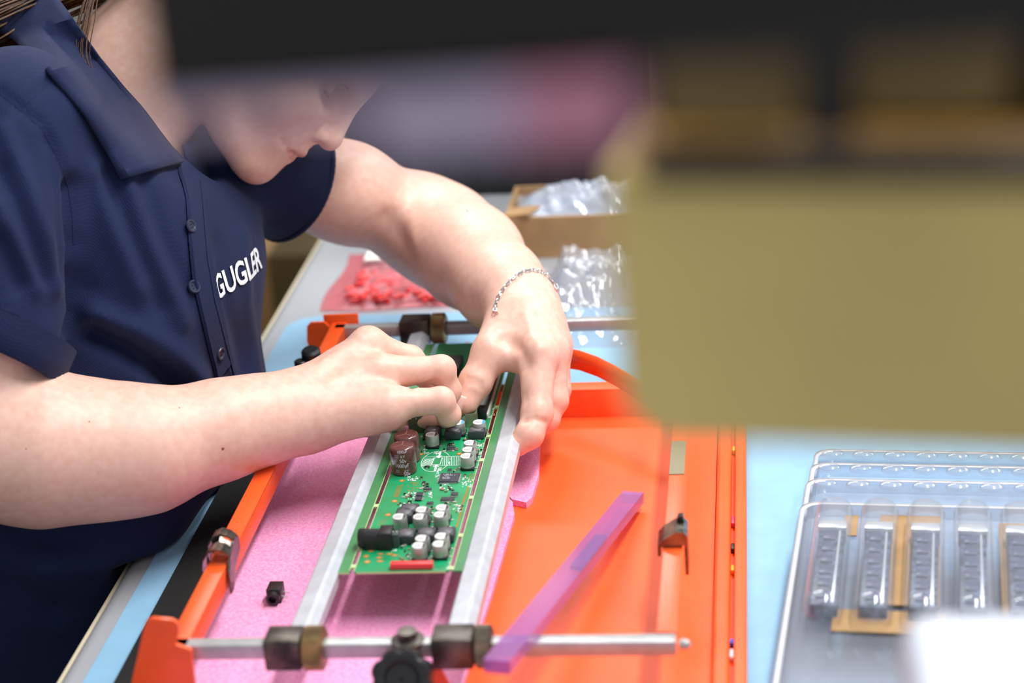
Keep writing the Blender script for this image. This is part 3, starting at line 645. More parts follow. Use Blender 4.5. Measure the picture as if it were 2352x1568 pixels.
def surface(base, fingers, h, kf=0.007, smooth=3):
    """sparse evaluation + surface nets"""
    allg = base + fingers
    bb = [g.bounds() for g in allg]
    lo = np.min([b[0] for b in bb], 0) - 3 * h; hi = np.max([b[1] for b in bb], 0) + 3 * h
    BS = 10; nb = np.ceil((hi - lo) / (h * BS)).astype(int); n = nb * BS + 1
    vals = np.full(tuple(n), 1.0, f32)
    cidx = np.stack(np.meshgrid(*[np.arange(k) for k in nb], indexing='ij'), -1).reshape(-1, 3)
    cen = lo + (cidx + 0.5) * BS * h; R = BS * h * 0.87
    gd = np.full((len(cen), len(allg)), 9.0)
    for gi, g in enumerate(allg):                                       # only where the group's own box can matter
        m = ((cen > bb[gi][0] - R - .04) & (cen < bb[gi][1] + R + .04)).all(1); gd[m, gi] = g.ev(cen[m])
    near = gd < R * 1.3 + 0.012
    nbse = len(base); dc = gd[:, 0].copy()
    for gi in range(1, nbse): dc = s_min(dc, gd[:, gi], base[gi].k)
    tot = dc.copy()
    for gi in range(nbse, len(allg)): tot = np.minimum(tot, s_min(dc, gd[:, gi], kf))
    inside = tot < -(R * 1.25 + .003); cand = (np.abs(tot) <= R * 1.25 + .006) & ~inside
    loc = np.stack(np.meshgrid(*[np.arange(BS + 1)] * 3, indexing='ij'), -1).reshape(-1, 3)
    for bi in np.nonzero(inside)[0]:
        vals[tuple(slice(cidx[bi][a] * BS, cidx[bi][a] * BS + BS + 1) for a in range(3))] = -1.0
    for bi in np.nonzero(cand & near.any(1))[0]:
        pts = lo + (cidx[bi] * BS + loc) * h
        d = None
        for gi, g in enumerate(base):
            if near[bi, gi]:
                e = g.ev(pts); d = e if d is None else s_min(d, e, g.k)
        db = np.full(len(pts), 0.3) if d is None else d
        out = db
        for gi, g in enumerate(fingers):
            if near[bi, nbse + gi]:
                e = s_min(db, g.ev(pts), kf); out = s_min(out, e, 0.0012)
        vals[tuple(slice(cidx[bi][a] * BS, cidx[bi][a] * BS + BS + 1) for a in range(3))] = out.reshape(BS + 1, BS + 1, BS + 1)
    ins = vals < 0
    c8 = [(0, 0, 0), (1, 0, 0), (0, 1, 0), (1, 1, 0), (0, 0, 1), (1, 0, 1), (0, 1, 1), (1, 1, 1)]
    nx, ny, nz = n
    cnt = np.zeros((nx - 1, ny - 1, nz - 1), np.int8)
    for a, b, c in c8: cnt += ins[a:nx - 1 + a, b:ny - 1 + b, c:nz - 1 + c]
    act = np.argwhere((cnt > 0) & (cnt < 8))
    vid = np.full(cnt.shape, -1, np.int32); vid[act[:, 0], act[:, 1], act[:, 2]] = np.arange(len(act))
    cv = np.stack([vals[act[:, 0] + a, act[:, 1] + b, act[:, 2] + c] for a, b, c in c8], 1).astype(float)
    pos = np.zeros((len(act), 3)); num = np.zeros(len(act))
    for i in range(8):
        for j in range(i + 1, 8):
            d = np.array(c8[j]) - np.array(c8[i])
            if np.abs(d).sum() != 1: continue
            m = (cv[:, i] < 0) != (cv[:, j] < 0)
            t = np.where(m, cv[:, i] / np.where(m, cv[:, i] - cv[:, j], 1), 0)
            pos += np.where(m[:, None], np.array(c8[i]) + t[:, None] * d, 0); num += m
    V = lo + (act + pos / num[:, None]) * h
    Q = []
    for ax in range(3):
        s0 = [slice(1, -1)] * 3; s1 = [slice(1, -1)] * 3
        A = np.take(ins, range(0, n[ax] - 1), ax); Bq = np.take(ins, range(1, n[ax]), ax)
        e = np.argwhere(A != Bq); o1, o2 = [k for k in range(3) if k != ax]
        e = e[(e[:, o1] > 0) & (e[:, o2] > 0) & (e[:, o1] < n[o1] - 1) & (e[:, o2] < n[o2] - 1)]
        q = []
        for d1, d2 in ((-1, -1), (0, -1), (0, 0), (-1, 0)):
            t = e.copy(); t[:, o1] += d1; t[:, o2] += d2; q.append(vid[t[:, 0], t[:, 1], t[:, 2]])
        q = np.stack(q, 1); fl = A[e[:, 0], e[:, 1], e[:, 2]]
        if ax == 1: fl = ~fl
        q[~fl] = q[~fl][:, ::-1]; Q.append(q[(q >= 0).all(1)])
    Q = np.concatenate(Q)
    # keep used, laplacian smoothing
    E_ = np.concatenate([Q[:, [0, 1]], Q[:, [1, 2]], Q[:, [2, 3]], Q[:, [3, 0]]])
    deg = np.bincount(E_.ravel(), minlength=len(V)).astype(float); deg[deg == 0] = 1
    for it in range(smooth):
        S = np.stack([np.bincount(E_[:, 0], V[E_[:, 1], a], len(V)) + np.bincount(E_[:, 1], V[E_[:, 0], a], len(V)) for a in range(3)], 1) / deg[:, None]
        V = V + (S - V) * 0.5
    return V, Q
def np_mesh(name, V, Q):
    me = bpy.data.meshes.new(name); me.vertices.add(len(V)); me.vertices.foreach_set('co', V.astype(f32).ravel())
    me.loops.add(Q.size); me.loops.foreach_set('vertex_index', Q.astype(np.int32).ravel())
    me.polygons.add(len(Q)); me.polygons.foreach_set('loop_start', np.arange(0, Q.size, Q.shape[1], dtype=np.int32)); me.polygons.foreach_set('loop_total', np.full(len(Q), Q.shape[1], np.int32))
    me.polygons.foreach_set('use_smooth', np.ones(len(Q), bool)); me.update(calc_edges=True); me.validate(); return me
def normals(V, Q):
    n = np.cross(V[Q[:, 2]] - V[Q[:, 0]], V[Q[:, 3]] - V[Q[:, 1]]); N = np.zeros_like(V)
    for k in range(4):
        for a in range(3): N[:, a] += np.bincount(Q[:, k], n[:, a], len(V))
    return N / (np.linalg.norm(N, axis=1)[:, None] + 1e-12)

# ------------------------------------------------------------------ the person: joints placed in the room
J = lambda x, y, z: P(x, y, z)
PE = thing('person', 'person in a navy polo shirt bent over the circuit board with both hands', 'person', (-0.70, 1.42, FLOOR))
base, fing = [], []
# head frame
CH = P(570, 430, 1.62); hu = .777 * RT + .629 * UP; hf = .629 * RT - .777 * UP; hs = -FW
_t = math.radians(4); hf, hs = hf * math.cos(_t) + hs * math.sin(_t), hs * math.cos(_t) - hf * math.sin(_t)
HM = np.stack([hf, hu, hs], 1)
def H(f, u, s=0): return CH + (hf * f + hu * u + hs * s) * 0.001
g = Grp(0.02)
g.el(H(-98, 134), (.093, .086, .073), HM); g.el(H(-46, 74), (.046, .070, .056), HM, .03)
for s in (-1, 1):
    g.rc(H(-82, 34, 46 * s), H(-17, 14.5, 15 * s), .017, .012, .024); g.rc(H(-82, 34, 46 * s), H(-90, 84, 56 * s), .017, .018, .03)
    g.el(H(-27, 74, 37 * s), (.022, .021, .021), HM, .026)
    g.el(H(-30, 112, 30 * s), (.018, .012, .024), HM, .02)
g.el(H(-9, 16), (.0142, .0140, .0165), HM, .012); g.el(H(-15, 48), (.0165, .024, .027), HM, .022)
g.el(H(-25, 122), (.022, .018, .042), HM, .022)
g.rc(H(-3.5, 115), H(10.5, 80), .0070, .0084, .009); g.el(H(11.5, 75.5), (.0095, .0092, .0098), HM, .005)
for s in (-1, 1): g.el(H(4.5, 72, 11.0 * s), (.0088, .0076, .0066), HM, .003)
for s in (-1, 1):
    g.rc(H(4.0, 51.5, 4 * s), H(-8, 45.6, 22 * s), .0050, .0034, .004); g.rc(H(-.4, 41.2, 0), H(-9, 43.2, 21 * s), .0056, .0034, .004)
    g.sub_el(H(10.0, 66.6, 9.0 * s), (.0062, .0038, .0052), HM, .0015); g.sub_rc(H(-3.5, 69, 17 * s), H(-1, 77, 17.5 * s), .0010, .0008, .004)
    g.sub_el(H(-10, 101, 31 * s), (.016, .010, .016), HM, .012)
    g.el(H(-24, 101, 31 * s), (.0130, .0115, .0135), HM, .003)
    ec = H(-98, 84, 71 * s); g.el(ec, (.020, .032, .008), HM, .006); g.sub_el(H(-96, 84, 78 * s), (.011, .018, .006), HM, .005)
for s in (-1, 1): g.sub_rc(H(7.5, 46.6, 0), H(.5, 46.0, 15 * s), .0010, .0009, .0028); g.sub_rc(H(.5, 46.0, 15 * s), H(-8.5, 43.5, 25 * s), .0009, .0006, .003)
base.append(g)
g = Grp(0.010); g.chain([J(198, 370, 1.60), J(322, 172, 1.605), J(455, 15, 1.615)], [.064, .0545, .058], .02); base.append(g)
g = Grp(0.03)                                                          # torso hidden in the shirt
g.chain([J(50, 300, 1.46), J(200, 430, 1.585), J(300, 450, 1.60), J(540, 385, 1.685)], [.044, .055, .05, .044], .02)
g.chain([J(230, 450, 1.58), J(230, 700, 1.585), J(180, 1000, 1.585), J(70, 1300, 1.6)], [.075, .075, .075, .08], .02); g.ops.append(('tbl', -.49, .008))
ca_, cb2, cc_ = J(150, 62, 1.50), J(424, 376, 1.53), J(535, 318, 1.68); NKN = np.cross(cb2 - ca_, cc_ - ca_); NKN = NKN / np.linalg.norm(NKN)
if NKN @ (H(-60, 80) - ca_) < 0: NKN = -NKN
NKN = np.cross(cb2 - (ca_ - NKN * .010), cc_ - (ca_ - NKN * .010)); NKN = NKN / np.linalg.norm(NKN)
if NKN @ (H(-60, 80) - ca_) < 0: NKN = -NKN
NKP = cb2 - NKN * .007; g.cut(NKP - NKN * .024, NKN, .004); base.append(g)
g = Grp(0.012)                                                          # right arm
g.chain([J(45, 290, 1.455), J(-35, 560, 1.435), J(-48, 830, 1.425), J(-72, 1010, 1.425)], [.046, .044, .042, .043], .01)
g.chain([J(-72, 1030, 1.425), J(100, 1031, 1.435), J(250, 1035, 1.445), J(345, 1031, 1.45), J(510, 986, 1.47), J(612, 959, 1.485), J(700, 936, 1.50)], [.050, .0525, .0458, .0408, .0335, .0285, .0255], .02)
g.rc(J(612, 975, 1.48), J(700, 962, 1.49), .024, .021, .012); base.append(g)
g = Grp(0.012)                                                          # left arm
g.chain([J(560, 375, 1.685), J(800, 443, 1.76), J(965, 508, 1.83)], [.0435, .0390, .0375], .03)
g.chain([J(972, 520, 1.835), J(1028, 550, 1.785), J(1085, 593, 1.73), J(1146, 655, 1.658), J(1190, 694, 1.612)], [.0375, .0380, .0365, .0290, .0255], .04)
base.append(g)
# right hand
MCr = dict(i=J(836, 802, 1.552), m=J(846, 797, 1.53), r=J(874, 855, 1.508), p=J(895, 927, 1.49))
g = Grp(0.016); wr = J(690, 938, 1.50)
for kk, r1 in (('i', .013), ('m', .0135), ('r', .0135), ('p', .0125)): g.rc(wr + (MCr[kk] - wr) * .12, MCr[kk], .0215, r1, .012)
g.rc(J(715, 958, 1.495), J(885, 945, 1.489), .0225, .0150, .012); g.rc(J(730, 935, 1.52), J(840, 900, 1.53), .022, .018, .012)
g.rc(J(740, 955, 1.525), J(850, 958, 1.545), .018, .0145, .012)
g.el(MCr['m'] + UP * .004, (.0105,) * 3, k=.008)
base.append(g)
def finger(pts, rad, k=.0035):
    q = Grp(); q.chain(pts, rad, k)
    for i in range(1, len(pts) - 1): q.el(pts[i], (rad[i] * 1.07,) * 3, k=.003)
    fing.append(q); return q
FR = {}
FR['p'] = [MCr['p'], J(1013, 920, 1.495), J(1031, 951, 1.504), J(1024, 963, 1.516)]; finger(FR['p'], [.0122, .0098, .0084, .0070])
FR['r'] = [MCr['r'], J(1014, 848, 1.513), J(1031, 897, 1.520), J(1026, 936, 1.530)]; finger(FR['r'], [.0132, .0102, .0088, .0075])
FR['m'] = [MCr['m'], J(942, 826, 1.545), J(1008, 893, 1.545), J(1036, 938, 1.541)]; finger(FR['m'], [.0135, .0104, .0088, .0075])
FR['i'] = [MCr['i'], J(955, 846, 1.572), J(1022, 905, 1.560), J(1046, 944, 1.546)]; finger(FR['i'], [.013, .0100, .0085, .0073])
finger([J(845, 957, 1.545), J(935, 962, 1.545), J(996, 961, 1.532)], [.0135, .0105, .0085])
# left hand
wl_ = J(1192, 690, 1.612)
MCl = dict(i=J(1234, 818, 1.537), m=J(1264, 806, 1.552), r=J(1273, 800, 1.574), p=J(1277, 795, 1.594))
g = Grp(0.016)
g.rc(wl_, J(1215, 735, 1.585), .0255, .026, .012)
for kk, r1 in (('i', .0145), ('m', .0138), ('r', .0130), ('p', .012)): g.rc(wl_ + (MCl[kk] - wl_) * .15, MCl[kk], .0215, r1, .012)
g.chain([J(1180, 735, 1.585), J(1128, 808, 1.552)], [.0225, .0142], .012); g.rc(J(1150, 808, 1.556), J(1210, 826, 1.55), .0105, .0115, .012)
base.append(g)
TH = [J(1128, 808, 1.552), J(1092, 878, 1.545), J(1069, 925, 1.540)]
finger(TH, [.0142, .0122, .0102], .004)
FL = {}
FL['i'] = [MCl['i'], J(1234, 948, 1.520), J(1216, 998, 1.512), J(1189, 1022, 1.511)]; finger(FL['i'], [.0145, .0115, .0102, .0088])
FL['m'] = [MCl['m'], J(1272, 918, 1.545), J(1255, 962, 1.541), J(1232, 985, 1.54)]; finger(FL['m'], [.0138, .0108, .0095, .008])
FL['r'] = [MCl['r'], J(1280, 895, 1.568), J(1268, 935, 1.566), J(1250, 958, 1.566)]; finger(FL['r'], [.0130, .0100, .009, .008])
FL['p'] = [MCl['p'], J(1281, 868, 1.592), J(1272, 905, 1.592), J(1256, 928, 1.592)]; finger(FL['p'], [.0120, .009, .008, .007])
V, Q = surface(base, fing, 0.0018, smooth=3)
BVb = BVHTree.FromPolygons([tuple(v) for v in V], [tuple(q) for q in Q]); VN = normals(V, Q)
def crease(pts, amp, w):
    global V
    L = []
    for a, b_ in zip(pts, pts[1:]):
        for t in np.linspace(0, 1, 6): 
            r_ = BVb.ray_cast(Vector(CAM), Vector(ray(a[0] + (b_[0] - a[0]) * t, a[1] + (b_[1] - a[1]) * t)).normalized())
            if r_[0] is not None: L.append(tuple(r_[0]))
    L = np.array(L); mk = ((V > L.min(0) - 3 * w) & (V < L.max(0) + 3 * w)).all(1); S_ = V[mk]; d2 = np.full(len(S_), 9.)
    for a, b_ in zip(L, L[1:]):
        ba = b_ - a; hh = np.clip(((S_ - a) @ ba) / (ba @ ba + 1e-12), 0, 1)[:, None]; d2 = np.minimum(d2, ((S_ - a - hh * ba) ** 2).sum(1))
    V[mk] += VN[mk] * (amp * np.exp(-d2 / (w * w)))[:, None]
crease([(890, 500), (920, 545), (940, 590)], -.0028, .011); crease([(920, 470), (940, 520), (955, 560)], .0012, .009)
crease([(1203, 968), (1230, 962), (1252, 968)], -.0012, .0022); crease([(1206, 905), (1210, 935), (1205, 965)], -.0006, .003)
for dy in (0, 7, 14): crease([(1072, 866 + dy), (1092, 870 + dy), (1108, 880 + dy)], -.0007, .0016)
crease([(1160, 780), (1190, 800), (1208, 835)], -.0035, .007); crease([(1205, 720), (1225, 770), (1240, 800)], .0012, .004); crease([(1240, 720), (1262, 770)], .001, .004)
crease([(745, 830), (790, 800), (825, 775)], .0012, .004); crease([(760, 880), (820, 850), (860, 830)], .001, .004); crease([(740, 860), (790, 830)], -.0012, .005)
crease([(724, 296), (700, 306), (678, 318)], -.0012, .004); crease([(662, 338), (652, 330), (645, 320)], -.0012, .0025)
crease([(708, 1010), (716, 985), (722, 950)], -.0006, .002); crease([(735, 1018), (742, 990)], -.0006, .002); crease([(930, 897), (960, 885), (1000, 875)], -.0012, .0025)
# skin tint: lips, warm knuckles and finger tips
T = np.ones((len(V), 4), f32)
def blush(c, r, col, amt):
    w = np.exp(-((V - c) ** 2).sum(1) / (r * r))[:, None] * amt
    T[:, :3] = T[:, :3] * (1 - w) + np.array(col) * w
for d_ in (FR, FL):
    for q in d_.values():
        blush(q[1], .012, (1.0, .84, .82), .5); blush(q[2], .010, (1, .84, .82), .4); blush(q[3], .012, (1.0, .78, .76), .7); blush(q[0], .014, (1, .86, .84), .45)
blush(TH[1], .011, (.96, .80, .74), .5); blush(TH[2], .012, (1, .82, .80), .6)
hl = (V - CH) @ HM * 1000
yc = 46.2 - .0022 * hl[:, 2] ** 2
lip = (np.abs(hl[:, 2]) < 24) & (hl[:, 0] > -16) & (hl[:, 1] < yc + 7.2 * (1 - (np.abs(hl[:, 2]) / 25) ** 2)) & (hl[:, 1] > yc - 8.0 * (1 - (np.abs(hl[:, 2]) / 25) ** 2))
lw = np.clip(1 - np.abs(hl[:, 1] - yc) / (7.6 * np.clip(1 - (np.abs(hl[:, 2]) / 25) ** 2, .05, 1)), 0, 1) * lip
T[:, :3] = T[:, :3] * (1 - np.minimum(1, lw * 2.5)[:, None]) + np.array((.88, .60, .60)) * np.minimum(1, lw * 2.5)[:, None]
blush(H(-22, 70, 36), .026, (1.0, .80, .78), .45); blush(H(10, 76), .014, (1, .84, .82), .5); blush(H(0, 8), .02, (1.0, .86, .82), .5)
def lids(s):
    m = (np.abs(hl[:, 1] - 97) < 1.2) & (np.abs(hl[:, 2] - 31 * s) < 14) & (hl[:, 0] > -14) & (hl[:, 0] < 30); T[m, :3] = (.25, .18, .15)
lids(1); lids(-1)
me = np_mesh('body', V, Q); ca = me.color_attributes.new('tint', 'FLOAT_COLOR', 'POINT'); ca.data.foreach_set('color', T.ravel())
M_SKIN = mat('skin', (236, 194, 176), 0.46, noise=(160, .05), col2=(229, 181, 162), vcol='tint', sss=0.12, bump=(900, .10, .0006))
body = link('body', me, M_SKIN, PE)
BV = BVb
def hit(bv, px, py):
    d = Vector(ray(px, py)).normalized(); r = bv.ray_cast(Vector(CAM), d); return r[0], r[1]
# nail of the left thumb, moles on the right forearm
M_NAIL = mat('nail', (240, 198, 188), 0.3, coat=.2)
p0, n0 = hit(BV, 1056, 926)
if p0:
    ax = (Vector(TH[2]) - Vector(TH[1])).normalized(); tx = ax.cross(n0).normalized(); ay = n0.cross(tx)
    if ay.dot(ax) < 0: ay = -ay
    G = []
    for i in range(9):
        a = -1 + i / 4; row_ = []
        for j in range(9):
            b_ = -1 + j / 4; w = .0050 * (1 if b_ < .3 else math.sqrt(max(0, 1 - ((b_ - .3) / .75) ** 2)))
            row_.append(p0 + tx * (a * w) + ay * (b_ * .0062) + n0 * (.0009 - .0021 * a * a - .0007 * b_ * b_))
        G.append(row_)
    B().grid(G).build('fingernail', M_NAIL, PE, solid=.0004)
for px, py, r in [(512, 1030, .0013), (205, 968, .0007), (412, 936, .0006), (60, 1030, .0006), (1073, 484, .0012)]:
    p0, n0 = hit(BV, px, py)
    if p0: B().lathe([(0, r * .4), (r * .6, r * .3), (r, -r * .2)], p0, n0, 12).build('mole', mat('mole', (140, 84, 62), .6), PE)

# ------------------------------------------------------------------ polo shirt
def fabric(name, col, col2, scale):
    if name in _M: return _M[name]
    m = mat(name, col, 0.78, noise=(9, .1), col2=col2, spec=.25)
    nt = m.node_tree; b = nt.nodes['Principled BSDF']; tc = nt.nodes.new('ShaderNodeTexCoord')
    vo = nt.nodes.new('ShaderNodeTexVoronoi'); vo.inputs['Scale'].default_value = scale; vo.inputs['Randomness'].default_value = .25
    mp = nt.nodes.new('ShaderNodeMapping'); mp.inputs['Rotation'].default_value = (.3, .5, .78); nt.links.new(tc.outputs['Object'], mp.inputs[0]); nt.links.new(mp.outputs[0], vo.inputs['Vector'])
    bp = nt.nodes.new('ShaderNodeBump'); bp.inputs['Strength'].default_value = .55; bp.inputs['Distance'].default_value = .0006; bp.invert = True
    nt.links.new(vo.outputs['Distance'], bp.inputs['Height']); nt.links.new(bp.outputs[0], b.inputs['Normal'])
    b.inputs['Sheen Weight'].default_value = .04; b.inputs['Sheen Roughness'].default_value = .5
    return m
M_NAVY = fabric('navy_pique', (19, 33, 72), (15, 27, 62), 900)
M_RIB = fabric('navy_rib', (19, 32, 69), (15, 27, 60), 1100)
sg = []
g = Grp(.03); g.chain([J(45, 300, 1.465), J(240, 345, 1.585), J(540, 350, 1.685)], [.056, .072, .056], .03)
g.rc(J(170, 520, 1.54), J(325, 545, 1.63), .098, .089, .03); g.rc(J(180, 850, 1.56), J(318, 880, 1.635), .098, .0985, .04)
g.chain([J(310, 960, 1.62), J(110, 1215, 1.6), J(20, 1500, 1.62)], [.096, .100, .115], .04)
g.rc(J(40, 1000, 1.58), J(-20, 1300, 1.58), .10, .11, .04)
g.el(J(315, 690, 1.54), (.062, .062, .058), k=.05); g.el(J(440, 630, 1.615), (.050, .055, .050), k=.05)
g.cut(NKP, NKN, .004); g.sub_el(J(440, 330, 1.60), (.030, .030, .036), k=.012)
g.chain([J(345, 1050, 1.53), J(265, 1165, 1.515), J(150, 1265, 1.51)], [.052, .048, .05], .03)
g.cut(J(50, 1620, 1.6), (0, 0, -1)); g.ops.append(('tbl', -.486, .004)); sg.append(g)
axR = J(-48, 850, 1.425) - J(-32, 560, 1.435)
cR = J(-20, 815, 1.425); nR = (J(-60, 1010, 1.40) - J(60, 420, 1.445)) - RT * .045
g = Grp(.012); g.chain([J(42, 290, 1.458), J(-30, 540, 1.437), J(-44, 880, 1.424)], [.057, .060, .0575], .02); g.cut(cR, nR); sg.append(g)
axL = J(960, 492, 1.83) - J(560, 360, 1.685); cL = J(668, 408, 1.7195)
g = Grp(.014); g.chain([J(545, 372, 1.682), J(800, 447, 1.76)], [.057, .0545], .02); g.cut(cL, axL); sg.append(g)
SV, SQ = surface(sg, [], 0.003, smooth=4)
SN = normals(SV, SQ); SB = BVHTree.FromPolygons([tuple(v) for v in SV], [tuple(q) for q in SQ])
def path_hits(bv, pts, n=6):
    out = []
    for a, b_ in zip(pts, pts[1:]):
        for t in np.linspace(0, 1, n, endpoint=False): out.append((a[0] + (b_[0] - a[0]) * t, a[1] + (b_[1] - a[1]) * t))
    out.append(pts[-1]); R = []
    for q in out:
        p_, n_ = hit(bv, *q)
        if p_ is not None: R.append((p_, n_))
    return R
disp = np.zeros(len(SV))
def fold(pts, amp, w, w2=None):
    global disp
    L = np.array([tuple(q[0]) for q in path_hits(SB, pts, 8)])
    if len(L) < 2: return
    mk = ((SV > L.min(0) - 3 * w) & (SV < L.max(0) + 3 * w)).all(1); S_ = SV[mk]; d2 = np.full(len(S_), 9.0)
    for a, b_ in zip(L, L[1:]):
        ba = b_ - a; hh = np.clip(((S_ - a) @ ba) / (ba @ ba + 1e-12), 0, 1)[:, None]; d2 = np.minimum(d2, ((S_ - a - hh * ba) ** 2).sum(1))
    disp[mk] += amp * np.exp(-d2 / (w * w))
fold([(215, 765), (285, 795), (345, 832), (400, 876), (425, 905)], -.020, .009); fold([(225, 728), (310, 765), (390, 815), (450, 880)], .010, .013)
fold([(330, 860), (390, 905)], .006, .012)
fold([(215, 400), (262, 520), (320, 660)], .005, .010); fold([(245, 400), (300, 540), (372, 700)], -.0046, .008); fold([(290, 420), (340, 560), (420, 740)], .0042, .008)
fold([(330, 410), (375, 540), (430, 650)], -.003, .008)
fold([(168, 430), (172, 560), (160, 700), (142, 850)], -.010, .009)
fold([(5, 300), (60, 420), (110, 560), (125, 660)], .0046, .008); fold([(0, 390), (60, 520), (100, 640)], -.0046, .008); fold([(0, 470), (50, 580), (85, 660)], .0046, .008); fold([(0, 560), (45, 650)], -.0045, .008)
fold([(110, 330), (140, 470), (138, 620)], -.0026, .007)
fold([(170, 640), (240, 700), (300, 730)], -.003, .010); fold([(500, 560), (520, 700), (560, 840)], -.0025, .010); fold([(560, 540), (570, 700), (590, 850)], .0025, .010)
fold([(60, 1230), (200, 1240), (330, 1210)], -.006, .014); fold([(100, 1300), (240, 1290)], .004, .012); fold([(20, 1350), (120, 1400)], -.006, .014)
fold([(40, 250), (100, 196)], -.0010, .004); fold([(0, 212), (45, 248), (95, 290), (135, 360), (160, 430)], -.0016, .005)
SV = SV + SN * disp[:, None]
# fine cloth unevenness
SV = SV + SN * (np.sin(SV[:, 0] * 61 + SV[:, 2] * 47 + 3 * np.sin(SV[:, 1] * 33)) * .0006)[:, None]
sme = np_mesh('polo_shirt', SV, SQ); shirt = link('polo_shirt', sme, M_NAVY, PE)
SB = BVHTree.FromPolygons([tuple(v) for v in SV], [tuple(q) for q in SQ])
def strip(name, pts, w, th, m, parent, n=8, lift=.0006):
    hs_ = path_hits(SB, pts, n); G = []
    for i, (p_, n_) in enumerate(hs_):
        t = (hs_[min(i + 1, len(hs_) - 1)][0] - hs_[max(i - 1, 0)][0]).normalized(); s = t.cross(n_).normalized()
        G.append([p_ + n_ * (lift + th * q) + s * (w * a) for a, q in ((-.5, 0), (-.45, 1), (0, 1.05), (.45, 1), (.5, 0))])
    return B().grid(G).build(name, m, parent)
# placket, seams, buttons
strip('placket', [(436, 395), (446, 470), (455, 560), (468, 650), (488, 740), (512, 850)], .027, .0022, M_NAVY, shirt)
strip('seam', [(455, 420), (462, 520), (470, 600), (486, 690), (512, 790), (530, 860)], .0022, .0016, M_NAVY, shirt, lift=.002)
strip('seam', [(0, 212), (45, 248), (95, 290), (135, 360), (160, 430), (170, 500), (172, 560)], .003, .0005, M_NAVY, shirt, lift=-.0002)
strip('seam', [(45, 248), (80, 216), (104, 192)], .003, .0005, M_NAVY, shirt, lift=-.0002)
strip('seam', [(0, 702), (45, 722), (90, 762), (118, 800)], .004, .0010, M_NAVY, shirt)
M_BTN = mat('navy_button', (44, 50, 74), .3)
for px, py in [(431, 521), (441, 660), (498, 810)]:
    p_, n_ = hit(SB, px, py); p_ = p_ + n_ * .003
    bt = B().lathe([(0, .0006), (.0030, .0006), (.0038, .0015), (.0048, .0016), (.0053, .0008), (.0053, 0), (0, -.0004)], p_, n_, 28).build('button', M_BTN, shirt)
    x_ = n_.cross(Vector((0, 0, 1))).normalized(); y_ = n_.cross(x_)
    for a, b_ in ((-1, -1), (1, -1), (1, 1), (-1, 1)): B().lathe([(0, .0009), (.0006, .0009), (.0006, .0004)], p_ + x_ * (.0011 * a) + y_ * (.0011 * b_), n_, 8).build('hole', M_BLACK, bt)
# collar leaf near the camera and the far leaf
def surf(px, py, lift):
    a = hit(SB, px, py); b_ = hit(BV, px, py); best = None
    for p_, n_ in (a, b_):
        if p_ is not None:
            z = (np.array(p_) - CAM) @ FW
            if best is None or z < best: best = z
    return Vector(P(px, py, (1.52 if best is None else best) - lift))
foldE = [(-90, -250), (20, -110), (120, -20), (168, 42), (230, 130), (310, 228), (365, 305), (418, 374)]
lowE = [(-260, -120), (-130, -10), (-30, 60), (30, 92), (110, 170), (190, 262), (240, 345), (277, 412)]
G = []
nf = len(foldE)
zf = [surf(x, y, .008) for x, y in foldE[3:]]; zf0 = (np.array(zf[0]) - CAM) @ FW
for i in range(nf):
    ii = max(i, 3)
    A = surf(*foldE[ii], .014 if ii < 6 else .011); Lw = surf(*lowE[ii], .006)
    if i < 3:
        za = (np.array(A) - CAM) @ FW + (3 - i) * .03; zl = (np.array(Lw) - CAM) @ FW + (3 - i) * .025
        A = Vector(P(*foldE[i], za)); Lw = Vector(P(*lowE[i], zl))
    row_ = []
    for t in np.linspace(0, 1, 9):
        if i < 3: row_.append(A.lerp(Lw, t) + Vector(-FW) * (.004 * math.sin(math.pi * t)))
        else:
            x_, y_ = foldE[i][0] + (lowE[i][0] - foldE[i][0]) * t, foldE[i][1] + (lowE[i][1] - foldE[i][1]) * t
            row_.append(surf(x_, y_, .013 * (1 - t) + .0045 * t + .002 * math.sin(math.pi * t)))
    G.append(row_)
nd = Vector(J(455, 15, 1.615) - J(198, 370, 1.60)).normalized(); nc = Vector(J(198, 370, 1.60))
sgn_ = 1
for i in (1, 0):                                                        # the collar goes on round the back of the neck
    row_ = []
    for q in G[2]:
        c_ = nc + nd * (q - nc).dot(nd); v_ = q - c_; R_ = Matrix.Rotation(math.radians(42 * (2 - i)), 3, nd); a_ = R_ @ v_; R2 = Matrix.Rotation(math.radians(-42 * (2 - i)), 3, nd); b2_ = R2 @ v_
        row_.append(c_ + (a_ if a_.dot(Vector(FW)) > b2_.dot(Vector(FW)) else b2_) * .96)
    G[i] = row_
def dens(G, n=5):
    out = []
    for a, b_ in zip(G, G[1:]):
        for t in np.linspace(0, 1, n, endpoint=False): out.append([p_.lerp(q_, t) for p_, q_ in zip(a, b_)])
    out.append(G[-1]); return out
B().grid(dens(G)).build('collar', M_RIB, shirt, solid=.0022)
# collar stand, inside of the far half
G = []
far = [(418, 374, 1.575), (440, 368, 1.60), (470, 350, 1.625), (500, 330, 1.65), (490, 280, 1.675), (430, 200, 1.69), (350, 120, 1.69), (250, 50, 1.67)]
for x, y, z in far: G.append([Vector(P(x, y - 40, z)), Vector(P(x + 8, y, z + .004)), Vector(P(x + 18, y + 50, z + .004))])
B().grid(dens(G)).build('collar', M_RIB, shirt, solid=.002)
